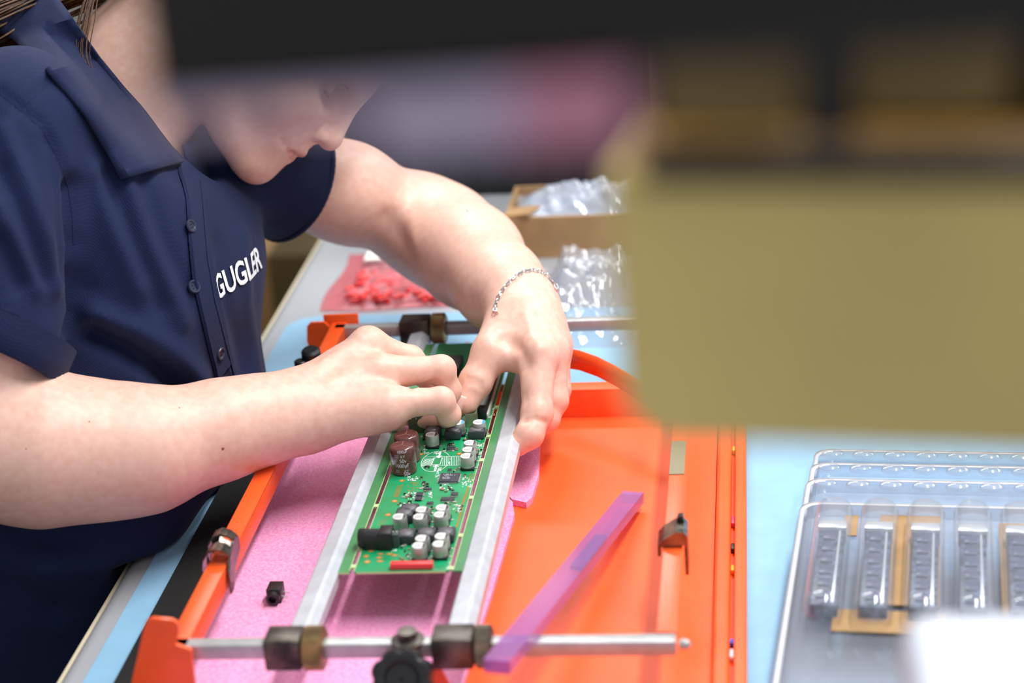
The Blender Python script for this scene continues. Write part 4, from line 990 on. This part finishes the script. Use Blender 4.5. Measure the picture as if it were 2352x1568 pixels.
# ribbed cuffs
def cuff(c, ax, R0, R1, w, name='cuff'):
    ax = Vector(tuple(ax)).normalized(); t = Vector((0, 0, 1)) if abs(ax.z) < .9 else Vector((0, 1, 0)); x = t.cross(ax).normalized(); y = ax.cross(x); G = []
    n = 120
    for hgt, dr in ((-w, -.004), (-w, .0010), (-w * .5, .0022), (0, .0022), (.0015, .001), (.0012, -.003), (-w * .3, -.0045)):
        G.append([Vector(tuple(c)) + ax * hgt + (x * math.cos(a) + y * math.sin(a)) * (R0 + (R1 - R0) * (hgt + w) / w + dr + (.00035 if (i % 2) and dr > 0 else 0)) for i, a in enumerate(np.linspace(0, 2 * math.pi, n, endpoint=False))])
    return B().grid(G, True).build(name, M_RIB, shirt)
cuff(np.array(cR) - RT * .003, nR, .0555, .0535, .026)
cuff(cL, axL, .0552, .0548, .004)
# embroidered lettering on the chest: projected along the cloth normal
vs, fs = text_geo('GUGLER', .0262, .0006)
A0, N0 = hit(SB, 499, 690); A1, N1 = hit(SB, 560, 650)
BL = {}
def walk(sgn):
    p_, n_ = A0.copy(), N0.copy(); T_ = (A1 - A0).normalized(); k = 0
    for k in range(0, 140):
        T_ = (T_ - n_ * T_.dot(n_)).normalized(); BL[sgn * k] = (p_.copy(), n_.copy(), T_.copy())
        q_ = SB.find_nearest(p_ + T_ * (.001 * sgn)); p_ = q_[0]; n_ = (n_ * .8 + q_[1] * .2).normalized() if q_[1].dot(n_) > 0 else n_
        if sgn < 0 and k > 12: break
walk(-1); walk(1)
def on_cloth(x, y, lift=.0012):
    i_ = max(-12, min(138, x * 1000)); a_ = int(math.floor(i_)); f_ = i_ - a_
    p_ = BL[a_][0].lerp(BL[a_ + 1][0], f_); n_ = BL[a_][1]; v_ = n_.cross(BL[a_][2])
    if v_.z < 0: v_ = -v_
    q_ = SB.find_nearest(p_ + v_ * y); return q_[0] + n_ * lift
out = [on_cloth(v[0] * .9, v[1]) for v in vs]
B().raw(out, fs).build('lettering', mat('white_thread', (232, 236, 242), .7), shirt, smooth=False)
for k, (x0, x1, y0, y1, col, nm) in enumerate([(-.0058, -.0018, -.002, .019, (196, 40, 78), 'red_badge'), (-.0050, -.0032, .001, .007, (236, 226, 232), 'white_badge'), (-.0046, -.0028, .0095, .0155, (236, 226, 232), 'white_badge')]):
    G = [[on_cloth(x, y, .0011 + .0005 * (k > 0)) for y in np.linspace(y0, y1, 6)] for x in np.linspace(x0, x1, 4)]
    if all(q is not None for r_ in G for q in r_): B().grid(G).build('badge', mat(nm, col, .7), shirt, solid=.0004)

# ------------------------------------------------------------------ hair
M_HAIR = mat('brown_hair', (98, 62, 34), .5, noise=(300, .35), col2=(56, 33, 18), spec=.25)
hg = Grp(.01); hg.el(H(-101, 137), (.100, .092, .0795), HM)
hg.el(H(-120, 95), (.072, .06, .074), HM, .02); hg.sub_el(H(-10, 92), (.062, .082, .085), HM, .012); hg.sub_el(H(-70, 30), (.06, .055, .09), HM, .012)
hv, hq = surface([hg], [], .0028, smooth=2)
hnn = normals(hv, hq); hloc = (hv - CH) @ HM * 1000
hv = hv + hnn * (np.sin(np.arctan2(hloc[:, 2], hloc[:, 1] - 120) * 60) * .0007)[:, None]
hair = link('hair', np_mesh('hair', hv, hq), M_HAIR, PE)
hb = B()
def strand(pts, r):
    pts = [Vector(tuple(q)) for q in pts]; cv = []
    for i in range(len(pts) - 1):
        a, b_, c_, d_ = pts[max(i - 1, 0)], pts[i], pts[i + 1], pts[min(i + 2, len(pts) - 1)]
        for t in np.linspace(0, 1, 5, endpoint=False):
            cv.append(.5 * ((2 * b_) + (c_ - a) * t + (2 * a - 5 * b_ + 4 * c_ - d_) * t * t + (3 * b_ - a - 3 * c_ + d_) * t ** 3))
    cv.append(pts[-1]); hb.tube(cv, [r * (1 - .6 * i / len(cv)) for i in range(len(cv))], 5)
for k in range(230):
    o_ = rng.normal(size=3) * np.array([.012, .016, .010]); e_ = o_ * rng.uniform(1.0, 2.0)
    strand([P(430, -60, 1.62) + o_ * .6, P(270, -75, 1.60) + o_, P(120, -25, 1.575) + o_, P(-30, 35, 1.55) + e_, P(-190, 120, 1.55) + e_ * 1.2, P(-300, 240, 1.57) + e_ * 1.3], .0016)
for k in range(16):
    o_ = rng.normal(size=3) * .0022; strand([P(330, -80, 1.56) + o_, P(222, -20, 1.535) + o_, P(192, 60, 1.525) + o_ * 1.5, P(186, 130, 1.52) + o_ * 1.2, P(205, 205 + rng.uniform(-40, 10), 1.518) + o_], .0006)
strand([P(430, -75, 1.62), P(270, -95, 1.605), P(120, -50, 1.585), P(-30, 5, 1.565), P(-190, 80, 1.565), P(-300, 200, 1.58)], .030)
hb.build('ponytail', M_HAIR, PE)
for s in (-1, 1):                                                        # eyebrows
    eb = B(); eb.tube([H(-5, 112, 10 * s), H(-4, 115, 22 * s), H(-12, 114, 38 * s), H(-22, 109, 46 * s)], [.002, .0032, .0026, .001], 8); eb.build('eyebrow', M_HAIR, PE)

# ------------------------------------------------------------------ trousers and the stool under the person
M_TR = mat('dark_trousers', (26, 32, 52), .8, noise=(20, .15), bump=(500, .15))
tg = []
g = Grp(.04); g.el((-.66, 1.43, -.13), (.13, .17, .10)); g.rc((-.64, 1.36, -.15), (-.40, 1.27, -.19), .078, .060, .04); g.rc((-.64, 1.52, -.15), (-.40, 1.56, -.19), .078, .060, .04)
g.rc((-.40, 1.27, -.19), (-.47, 1.24, -.66), .056, .042, .03); g.rc((-.40, 1.56, -.19), (-.47, 1.58, -.66), .056, .042, .03); tg.append(g)
tv, tq = surface(tg, [], .006, smooth=3); link('trousers', np_mesh('trousers', tv, tq), M_TR, PE)
for y in (1.24, 1.58):
    b = B(); b.tube([(-.50, y, FLOOR + .035), (-.44, y, FLOOR + .04), (-.36, y, FLOOR + .032), (-.31, y, FLOOR + .026)], [.034, .038, .034, .022], 14); b.build('shoe', M_BLACK, PE)
SX, SY, SZ = -.70, 1.43, -.235
so = thing('work_stool', 'black padded work stool under the person in the navy polo', 'stool', (SX, SY, FLOOR))
B().lathe([(0, 0), (.17, 0), (.19, .012), (.19, .035), (.175, .05), (0, .055)], (SX, SY, SZ - .055), seg=40).build('seat', M_RUBBER, so)
B().cyl((SX, SY, FLOOR + .06), (SX, SY, SZ - .05), .025, None, 20).build('column', M_STEEL, so)
for k in range(5):
    a = 2 * math.pi * k / 5; B().beam((SX, SY, FLOOR + .07), (SX + .26 * math.cos(a), SY + .26 * math.sin(a), FLOOR + .05), .04, .03, .005).build('foot', M_BLACK, so)
    B().cyl((SX + .26 * math.cos(a) - .012, SY + .26 * math.sin(a), FLOOR + .025), (SX + .26 * math.cos(a) + .012, SY + .26 * math.sin(a), FLOOR + .025), .025, None, 16).build('caster', M_BLACK, so)

# ------------------------------------------------------------------ bracelet
bp_ = [(1141, 722), (1141, 700), (1152, 674), (1172, 648), (1197, 629), (1222, 623), (1246, 629), (1264, 645), (1275, 664)]
lp = []
axw = Vector(J(1192, 688, 1.612) - J(1085, 583, 1.73)).normalized(); cw = Vector(J(1200, 690, 1.61))
for x, y in bp_:
    p_, n_ = hit(BV, x, y)
    if p_ is None: p_ = Vector(P(x, y, 1.60))
    else: p_ = p_ + n_ * .0012
    lp.append(p_)
c0 = sum(lp, Vector()) / len(lp)
back = []
for t in np.linspace(0, 1, 8)[1:-1]:
    q = lp[-1].lerp(lp[0], t) + Vector(FW) * (.030 * math.sin(math.pi * t)) + Vector((0, 0, -.012 * math.sin(math.pi * t))); back.append(q)
loop = lp + back
BR = thing('bracelet', 'thin silver chain bracelet around the wrist of the gripping hand', 'bracelet', c0)
cvp = []
n = len(loop)
for i in range(n):
    a, b_, c_, d_ = loop[i - 1], loop[i], loop[(i + 1) % n], loop[(i + 2) % n]
    for t in np.linspace(0, 1, 8, endpoint=False): cvp.append(.5 * ((2 * b_) + (c_ - a) * t + (2 * a - 5 * b_ + 4 * c_ - d_) * t * t + (3 * b_ - a - 3 * c_ + d_) * t ** 3))
seglen = [0]
for a, b_ in zip(cvp, cvp[1:] + cvp[:1]): seglen.append(seglen[-1] + (b_ - a).length)
tot = seglen[-1]; nl = int(tot / .0038)
lk = B(); lk.tube([(.0024 * math.cos(a) , .0014 * math.sin(a), 0) for a in np.linspace(0, 2 * math.pi, 13)], .00055, 6, False); lkm = lk.build('link', mat('silver_chain', (226, 226, 226), .15, 1.0), BR, off=(0, 0, 0))
proto = lkm.data; bpy.data.objects.remove(lkm)
for k in range(nl):
    s = tot * k / nl; i = int(np.searchsorted(seglen, s, 'right')) - 1; i = min(i, len(cvp) - 1)
    a, b_ = cvp[i], cvp[(i + 1) % len(cvp)]; t = (s - seglen[i]) / max(1e-9, (b_ - a).length); p_ = a.lerp(b_, t); d_ = (b_ - a).normalized()
    o = bpy.data.objects.new('link', proto); COL.objects.link(o); o.parent = BR
    x = d_; z = Vector((0, 0, 1)).cross(x).normalized(); y = z.cross(x)
    if k % 2: y, z = z, -y
    Mx = Matrix((x, y, z)).transposed().to_4x4(); Mx.translation = p_ - BR.location; o.matrix_local = Mx

# ------------------------------------------------------------------ things at the back of the bench
def crumple(nx, ny, fn, amp, sc):
    G = []
    for i in range(nx + 1):
        row_ = []
        for j in range(ny + 1):
            p_ = fn(i / nx, j / ny); row_.append(p_)
        G.append(row_)
    return G
def bag(name, x0, x1, y0, y1, hgt, m, label, amp=.006, seed=1, puff=1.0):
    r_ = np.random.default_rng(seed); ph = r_.uniform(0, 6, (9, 3)); fr = np.concatenate([r_.uniform(25, 110, (4, 2)), r_.uniform(120, 330, (5, 2))]); N = 64
    top, bot = [], []
    for i in range(N + 1):
        rt, rb = [], []
        for j in range(N + 1):
            u, v = i / N, j / N; x = x0 + (x1 - x0) * u; y = y0 + (y1 - y0) * v
            e = min(1, 5 * min(u, 1 - u)) * min(1, 5 * min(v, 1 - v))
            w = sum(abs(math.sin(x * f_[0] + y * f_[1] * .6 + p_[0])) * math.sin(y * f_[1] - x * f_[0] * .4 + p_[1]) * (1 if k_ < 4 else .55) for k_, (f_, p_) in enumerate(zip(fr, ph))) / 3
            rt.append(Vector((x + .003 * math.sin(40 * y + ph[0][0]), y + .003 * math.sin(45 * x + ph[1][0]), .0006 + e * (hgt * puff * (.55 + .45 * math.sin(math.pi * u) * math.sin(math.pi * v)) + amp * w) + .0005)))
        top.append(rt)
    G = [[Vector((q.x, q.y, max(q.z, .0012))) for q in r__] for r__ in top]
    b = B(); b.grid(G); b.lo_hi((x0 + .004, y0 + .004, .0004), (x1 - .004, y1 - .004, .0009))
    o = b.build(name, m); return tag(o, label, 'bag')
ZB = 0.0
pbag = bag('plastic_bag', -.432, -.262, 1.79, 1.955, .012, clear_mat('pink_film', (244, 160, 170), .0, .25, .40, (60, .15)), 'flat pink plastic bag of red parts on the white bench', .004, 3)
wl2 = B().lo_hi((-.405, 1.895, .0125), (-.335, 1.94, .0155)).build('paper_label', mat('paper', (240, 240, 236), .8)); tag(wl2, 'white paper label on the pink plastic bag', 'label')
rp = thing('red_parts_heap', 'heap of small red plastic parts inside the pink bag', 'parts', (-.34, 1.83, .002))
rb_ = B()
for k in range(300):
    a = rng.uniform(0, 6.28); q = Vector((rng.uniform(-.41, -.275), rng.uniform(1.80, 1.875), rng.uniform(.003, .010))); d_ = Vector((math.cos(a), math.sin(a), rng.uniform(-.2, .2))) * .005
    rb_.cyl(q - d_, q + d_, .0022, None, 7)
o = rb_.build('small_parts', M_RED, rp); o['kind'] = 'stuff'
for k, (px, py) in enumerate([(1037, 800), (1071, 797), (985, 800)]):
    q = U(px, py, .0045); o = B().cyl((q[0] - .0005, q[1] - .006, .0049), (q[0] + .0005, q[1] + .006, .0049), .0024, None, 14, .0006).build('red_spacer', M_RED)
    tag(o, ['red plastic spacer on the blue mat, left one of the pair beside the thumb', 'red plastic spacer on the blue mat, nearest to the gripping thumb', 'red plastic spacer on the blue mat under the brass wheel'][k], 'spacer', 'red spacers on the mat')
bag('plastic_bag', -.215, -.115, 1.665, 1.90, .035, clear_mat('clear_film', (244, 246, 250), .10, .05, .16, (70, .6)), 'crumpled clear plastic bag beside the wrist with the bracelet', .016, 5)
# open cardboard box
bx = thing('cardboard_box', 'low open cardboard box with a loose flap behind the clear bag', 'box', (-.19, 2.02, 0))
x0, x1, y0, y1, hz = -.262, -.05, 1.925, 2.035, .044; th = .004
B().lo_hi((x0, y0, .0), (x1, y0 + th, hz)).build('front_panel', M_CARD, bx); B().lo_hi((x0, y1 - th, .0), (x1, y1, hz)).build('back_panel', M_CARD, bx)
B().lo_hi((x0, y0 + th, 0), (x0 + th, y1 - th, hz)).build('side_panel', M_CARD, bx); B().lo_hi((x1 - th, y0 + th, 0), (x1, y1 - th, hz)).build('side_panel', M_CARD, bx)
B().lo_hi((x0 + th, y0 + th, 0), (x1 - th, y1 - th, .003)).build('bottom_panel', M_CARD, bx)
B().beam((x0 + .001, 1.945, hz - .001), (x0 + .03, 1.935, hz + .004), .03, .003).build('flap', M_CARD, bx)
bag2 = bag('plastic_bag', -.255, -.055, 1.935, 2.028, .022, clear_mat('blue_white_film', (214, 224, 240), .10, .12, .62, (60, .5)), 'milky bluish plastic bag bulging out of the cardboard box', .014, 9); bag2.location.z = .034
# tall carton and black crates
tc_ = thing('tall_carton', 'tall plain cardboard carton standing beside the black crate', 'box', (.06, 2.3, 0))
B().lo_hi((-.118, 2.14, 0), (.26, 2.5, .34), .002).build('carton_body', M_CARD, tc_); B().lo_hi((-.118, 2.135, .335), (.26, 2.3, .342)).build('flap', M_CARD, tc_)
cr = thing('storage_crate', 'black plastic storage crate at the back end of the bench', 'crate', (-.29, 2.3, 0))
M_CR = mat('black_crate', (22, 24, 30), .45, bump=(60, .05))
cx0, cx1, cy0, cy1, chh = -.465, -.125, 2.145, 2.55, .30
B().lo_hi((cx0, cy0, .0), (cx1, cy0 + .006, chh), .002).build('wall', M_CR, cr); B().lo_hi((cx0, cy1 - .006, 0), (cx1, cy1, chh), .002).build('wall', M_CR, cr)
B().lo_hi((cx0, cy0 + .006, 0), (cx0 + .006, cy1 - .006, chh), .002).build('wall', M_CR, cr); B().lo_hi((cx1 - .006, cy0 + .006, 0), (cx1, cy1 - .006, chh), .002).build('wall', M_CR, cr)
B().lo_hi((cx0 + .006, cy0 + .006, 0), (cx1 - .006, cy1 - .006, .006)).build('bottom', M_CR, cr)
B().lo_hi((cx0 - .008, cy0 - .010, chh - .02), (cx1 + .004, cy0, chh), .002).build('rim', M_CR, cr)
for i in range(8): B().lo_hi((cx0 + .02 + i * .04, cy0 - .005, .01), (cx0 + .026 + i * .04, cy0, chh - .02), .001).build('rib', M_CR, cr)
# cartons on the floor behind the bench, seen past the shirt
for k, (lo_, hi_, col, lab) in enumerate([((-1.15, 3.0, FLOOR), (-.35, 3.5, -.36), (84, 68, 34), 'dim brown carton on the floor behind the bench, topmost in view'), ((-1.1, 2.45, FLOOR), (-.40, 2.8, -.52), (206, 156, 52), 'yellow brown carton low on the floor behind the bench')]):
    fc = thing('floor_carton', lab, 'box', ((lo_[0] + hi_[0]) / 2, (lo_[1] + hi_[1]) / 2, FLOOR))
    B().lo_hi(lo_, hi_, .003).build('carton_body', mat('carton_%d' % k, col, .85, noise=(12, .12)), fc)
    B().lo_hi((lo_[0] + .3, lo_[1] - .001, lo_[2]), (lo_[0] + .35, hi_[1], hi_[2] + .001)).build('tape', mat('tan_tape', (150, 120, 80), .4), fc)

# ------------------------------------------------------------------ clear blister trays with components, on the mat at the right
M_CLEAR = clear_mat('clear_tray', (251, 252, 254), .06, .10, .14, milk=(225, 230, 242))
M_MILK = clear_mat('milky_edge', (238, 240, 246), .10, .2, .62)
TO = Vector(U(1840, 1150, .042)); TO.z = 0
t1 = Vector(U(2352, 1190, .042)); t1.z = 0; te1 = Vector((math.cos(math.radians(-5.5)), math.sin(math.radians(-5.5)), 0)); te2 = Vector((te1.y, -te1.x, 0))     # right along the back edge, then towards the camera
def TL(a, b_, z): return TO + te1 * a + te2 * b_ + Vector((0, 0, z))
TW, TD = .32, .40
def off_rect(d, back): return [TL(x, y, 0) for x, y in rrect(d, -back + d, TW - d, TD - d, .012, 5)]
def tray(z, back, lab, hgt=.0082):
    t = thing('blister_tray', lab, 'tray', TL(TW / 2, TD / 2, z), 'stacked clear blister trays')
    L = [[q + Vector((0, 0, z + hz)) for q in off_rect(d, back)] for d, hz in ((.004, 0), (.003, hgt - .001), (0, hgt), (0, hgt + .0008))]
    B().grid(L, True).build('rim', M_CLEAR, t, solid=.0005)
    F2 = [[q + Vector((0, 0, z + hgt + .0009)) for q in off_rect(d, back)] for d in (0, .0035)]
    B().grid(F2, True).build('flange', M_MILK, t, solid=.0006)
    L2 = [q + Vector((0, 0, z + .0004)) for q in off_rect(.004, back)]
    B().raw([tuple(q) for q in L2], [list(range(len(L2)))]).build('floor_sheet', M_CLEAR, t)
    return t
names = ['lowest clear blister tray of the stack, sticking out furthest at the back', 'second clear blister tray from the bottom of the stack', 'third clear blister tray from the bottom of the stack', 'topmost clear blister tray of the stack, with long domed pockets']
trs = [tray(.0027 + .0098 * k, (.150, .105, .058, 0)[k], names[k]) for k in range(4)]
for k in range(3):                                                    # small moulded cells along the exposed back strips
    bk = (.150, .105, .058)[k]; zz = .0027 + .0098 * k + .0091; dd = .016
    for i in range(13):
        xa = .014 + i * .0235
        B().grid([[TL(xa + .009 * math.cos(a) * r_, -bk + .011 + .0065 * math.sin(a) * r_, zz + h_) for a in np.linspace(0, 2 * math.pi, 14, endpoint=False)] for r_, h_ in ((1, 0), (.9, .003), (.6, .0042), (.05, .0045))], True).build('cell', M_CLEAR, trs[k])
top = trs[3]; zt = .0027 + .0098 * 3 + .0091
ped = [math.hypot(0, 0)]
c1 = Vector(U(1915, 1172, zt + .008)); c1.z = 0; x_first = (c1 - TO).dot(te1); c5 = Vector(U(2345, 1218, zt + .008)); c5.z = 0; pitch = ((c5 - TO).dot(te1) - x_first) / 4
def pocket(xc, y0, y1, w, hgt):
    G = []; n = 16; ny = 40
    for i in range(ny + 1):
        y = y0 + (y1 - y0) * i / ny; e = min(y - y0, y1 - y)
        q = math.sqrt(max(0., 1 - max(0., 1 - e / w) ** 2)); ww = max(w * q, .0003); hh = hgt * q ** .7
        G.append([TL(xc + ww * math.cos(math.pi * (1 - j / n)), y, zt + hh * max(0, math.sin(math.pi * j / n)) ** .6) for j in range(n + 1)])
    return B().grid(G).build('pocket', M_CLEAR, top)
ordn = ['leftmost', 'second', 'third', 'fourth', 'fifth', 'sixth', 'seventh', 'eighth']
M_DP = mat('dark_part', (36, 42, 58), .35, noise=(160, .4), col2=(96, 110, 140)); M_SP = mat('silver_part', (224, 228, 236), .25, .5)
for k in range(8):
    xc = x_first + pitch * k; pocket(xc, .010, .165, .0128, .0150)
    ln = thing('packed_component', 'dark component in the %s pocket of the top clear tray' % ordn[k], 'component', TL(xc, .08, zt - .009), 'components in the clear tray')
    def lb(a0_, a1_, b0_, b1_, z0_, z1_, nm, m_): B().box(TL(xc + (a0_ + a1_) / 2, (b0_ + b1_) / 2, zt + (z0_ + z1_) / 2), (a1_ - a0_, b1_ - b0_, z1_ - z0_), Matrix((te1, -te2, Vector((0, 0, 1)))).transposed(), .0006).build(nm, m_, ln)
    lb(-.0086, .0086, .046, .148, -.008, .002, 'body', M_DP); lb(-.0095, .0095, .036, .0465, -.008, .005, 'end_cap', M_SP)
    for j in range(6): lb(-.0055, .0025, .050 + j * .016, .060 + j * .016, .002, .0034, 'chip', mat('part_chip', (62, 74, 104), .3))
    lb(.0045, .0062, .048, .146, -.006, .0034, 'side_rail', M_SP)
for k, (a0_, a1_, b0_, b1_, lab) in enumerate([(.031, .040, .006, .036, 'short brown card strip beside the leftmost tray pocket'), (.055, .096, .004, .13, 'wide brown card strip between the second and third tray pockets'), (.135, .152, .012, .14, 'narrow brown card strip under the fourth tray pocket'), (.165, .21, .01, .05, 'brown card piece under the fifth tray pocket'), (.03, .10, .138, .165, 'brown card strip across the near end of the clear tray')]):
    o = B().box(TL((a0_ + a1_) / 2, (b0_ + b1_) / 2, zt - .0068), (a1_ - a0_, b1_ - b0_, .0008), Matrix((te1, -te2, Vector((0, 0, 1)))).transposed()).build('card_strip', M_CARD); tag(o, lab, 'card strip')
# white plastic box end close to the camera
wq = P(2230, 1480, .80)
wb = thing('white_box', 'white rounded plastic box in the near right corner', 'box', (.20, .73, .0025))
qa = P(2062, 1385, .74); zt2 = qa[2]
B().lo_hi((qa[0], qa[1] - .16, zt2 - .03), (qa[0] + .2, qa[1], zt2), .012, 4).build('lid', mat('white_plastic', (206, 212, 226), .4), wb)
B().lo_hi((qa[0] + .012, qa[1] - .15, .0025), (qa[0] + .19, qa[1] - .012, zt2 - .03), .006, 3).build('body', mat('white_plastic', (206, 212, 226), .4), wb)
wb.location = Vector((qa[0] + .1, qa[1] - .08, .0025))
for ch in wb.children: ch.location = -wb.location

# ------------------------------------------------------------------ parts rack right in front of the lens
M_RACK = mat('rack_black', (33, 27, 25), .6)
M_BIN = mat('olive_bin', (250, 220, 138), .5, noise=(14, .06))
rk = thing('parts_rack', 'dark steel parts rack with a label rail across the top of the view', 'rack', (.26, .36, 0))
a_, b_ = P(318, 60, .31), P(2600, 60, .31)
dirx = Vector((RT[0], RT[1], 0)).normalized()
zb_ = P(900, 198, .31)[2]
aL = Vector(P(330, 198, .31)); aL.z = zb_
end = aL + dirx * .42
B().beam(aL + Vector((0, 0, .03)), end + Vector((0, 0, .03)), .012, .06, .002).build('front_rail', M_RACK, rk)
B().beam(aL + Vector((0, 0, .058)) + Vector((0, -.05, 0)), end + Vector((0, 0, .058)) + Vector((0, -.05, 0)), .10, .003, .001).build('shelf', M_RACK, rk)
M_LAB = [mat('lilac_label', (226, 206, 236), .6), mat('pink_label', (248, 164, 194), .6)]
def labelcard(px0, px1, hgt, m, nm):
    s0 = (Vector(P(px0, 165, .31)) - aL).dot(dirx); s1 = (Vector(P(px1, 165, .31)) - aL).dot(dirx)
    yd = Vector((-dirx.y, dirx.x, 0))
    c_ = aL + dirx * ((s0 + s1) / 2) - yd * .0072 + Vector((0, 0, -hgt / 2 + .001))
    B().box(c_, (s1 - s0, .0012, hgt), Matrix((dirx, yd, Vector((0, 0, 1)))).transposed()).build(nm, m, rk)
labelcard(345, 850, .0030, M_LAB[0], 'label_strip'); labelcard(850, 1180, .0095, M_LAB[0], 'label_card'); labelcard(1180, 1440, .0100, M_LAB[1], 'label_card')
# big olive bin, bottom edge at its real height
zb0 = P(1490, 1026, .48)[2]
e0, e1 = Vector(U(1432, 1012, zb0)), Vector(U(2352, 1046, zb0)); bd = (e1 - e0).normalized(); by_ = Vector((-bd.y, bd.x, 0))
ztop_ = P(1700, 330, .47)[2]
def storage_bin(o0, w, d, zlo, zhi, lab, m=M_BIN):
    t = thing('storage_bin', lab, 'bin', o0 + bd * (w / 2) + by_ * (d / 2))
    t.location.z = zlo
    R3 = Matrix((bd, by_, Vector((0, 0, 1)))).transposed()
    def bb(c_, dm, nm, bev=.002): B().box(o0 + bd * c_[0] + by_ * c_[1] + Vector((0, 0, zlo - o0.z + c_[2])), dm, R3, bev, 3).build(nm, m, t)
    hh = zhi - zlo; th = .0025
    rad = min(.014, hh * .25); pf = [(0, hh), (0, rad)] + [(rad - rad * math.cos(a), rad - rad * math.sin(a)) for a in np.linspace(.1, 1.5, 8)] + [(w - rad + rad * math.sin(a), rad - rad * math.cos(a)) for a in np.linspace(.05, 1.5, 8)] + [(w, rad), (w, hh)]
    Mf = Matrix(((bd.x, 0, by_.x, o0.x), (bd.y, 0, by_.y, o0.y), (0, 1, 0, zlo), (0, 0, 0, 1))); B().prism(pf, 0, th, Mf).build('front_wall', m, t)
    bb((w / 2, d - th / 2, hh * .5), (w, th, hh), 'back_wall', .001)
    bb((th / 2, d / 2, hh / 2 + rad / 2), (th, d, hh - rad), 'side_wall', .001); bb((w - th / 2, d / 2, hh / 2 + rad / 2), (th, d, hh - rad), 'side_wall', .001)
    bb((w / 2, d / 2, th / 2), (w - 2 * rad, d, th), 'bottom', .001); bb((w / 2, -.001, hh - .004), (w, .003, .006), 'rim', .001)
    return t
storage_bin(e0, .16, .06, zb0, ztop_, 'large olive yellow storage bin filling the right side of the view')
# upper row behind the rail
zu = P(1650, 262, .44)[2]
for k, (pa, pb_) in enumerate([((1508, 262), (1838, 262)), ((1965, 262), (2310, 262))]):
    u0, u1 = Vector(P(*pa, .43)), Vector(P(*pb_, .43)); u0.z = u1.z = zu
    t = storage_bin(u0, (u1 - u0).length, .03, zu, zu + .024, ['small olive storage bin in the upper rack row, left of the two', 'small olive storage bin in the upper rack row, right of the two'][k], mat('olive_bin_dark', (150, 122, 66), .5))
cb_ = Vector(P(1470, 275, .42)); cb_.z = zu - .004
B().beam(cb_, cb_ + bd * .19, .012, .007, .001).build('cross_rail', mat('rack_brown', (58, 50, 38), .8), rk)
dv = Vector(P(1900, 180, .405)); B().beam(dv + Vector((0, 0, -.012)), dv + Vector((0, 0, .03)), .010, .006, .001, up=(0, 1, 0)).build('divider', M_RACK, rk)
bkp = Vector(P(1480, 200, .50)); bkp.z = zu + .02; B().beam(bkp, bkp + bd * .22, .003, .075, .001).build('back_panel', M_RACK, rk)
B().lo_hi((.20, .30, .0025), (.235, .50, .72), .003).build('upright', M_RACK, rk)
rk.location = Vector((.2175, .4, .0025))
for ch in rk.children: ch.location = -rk.location
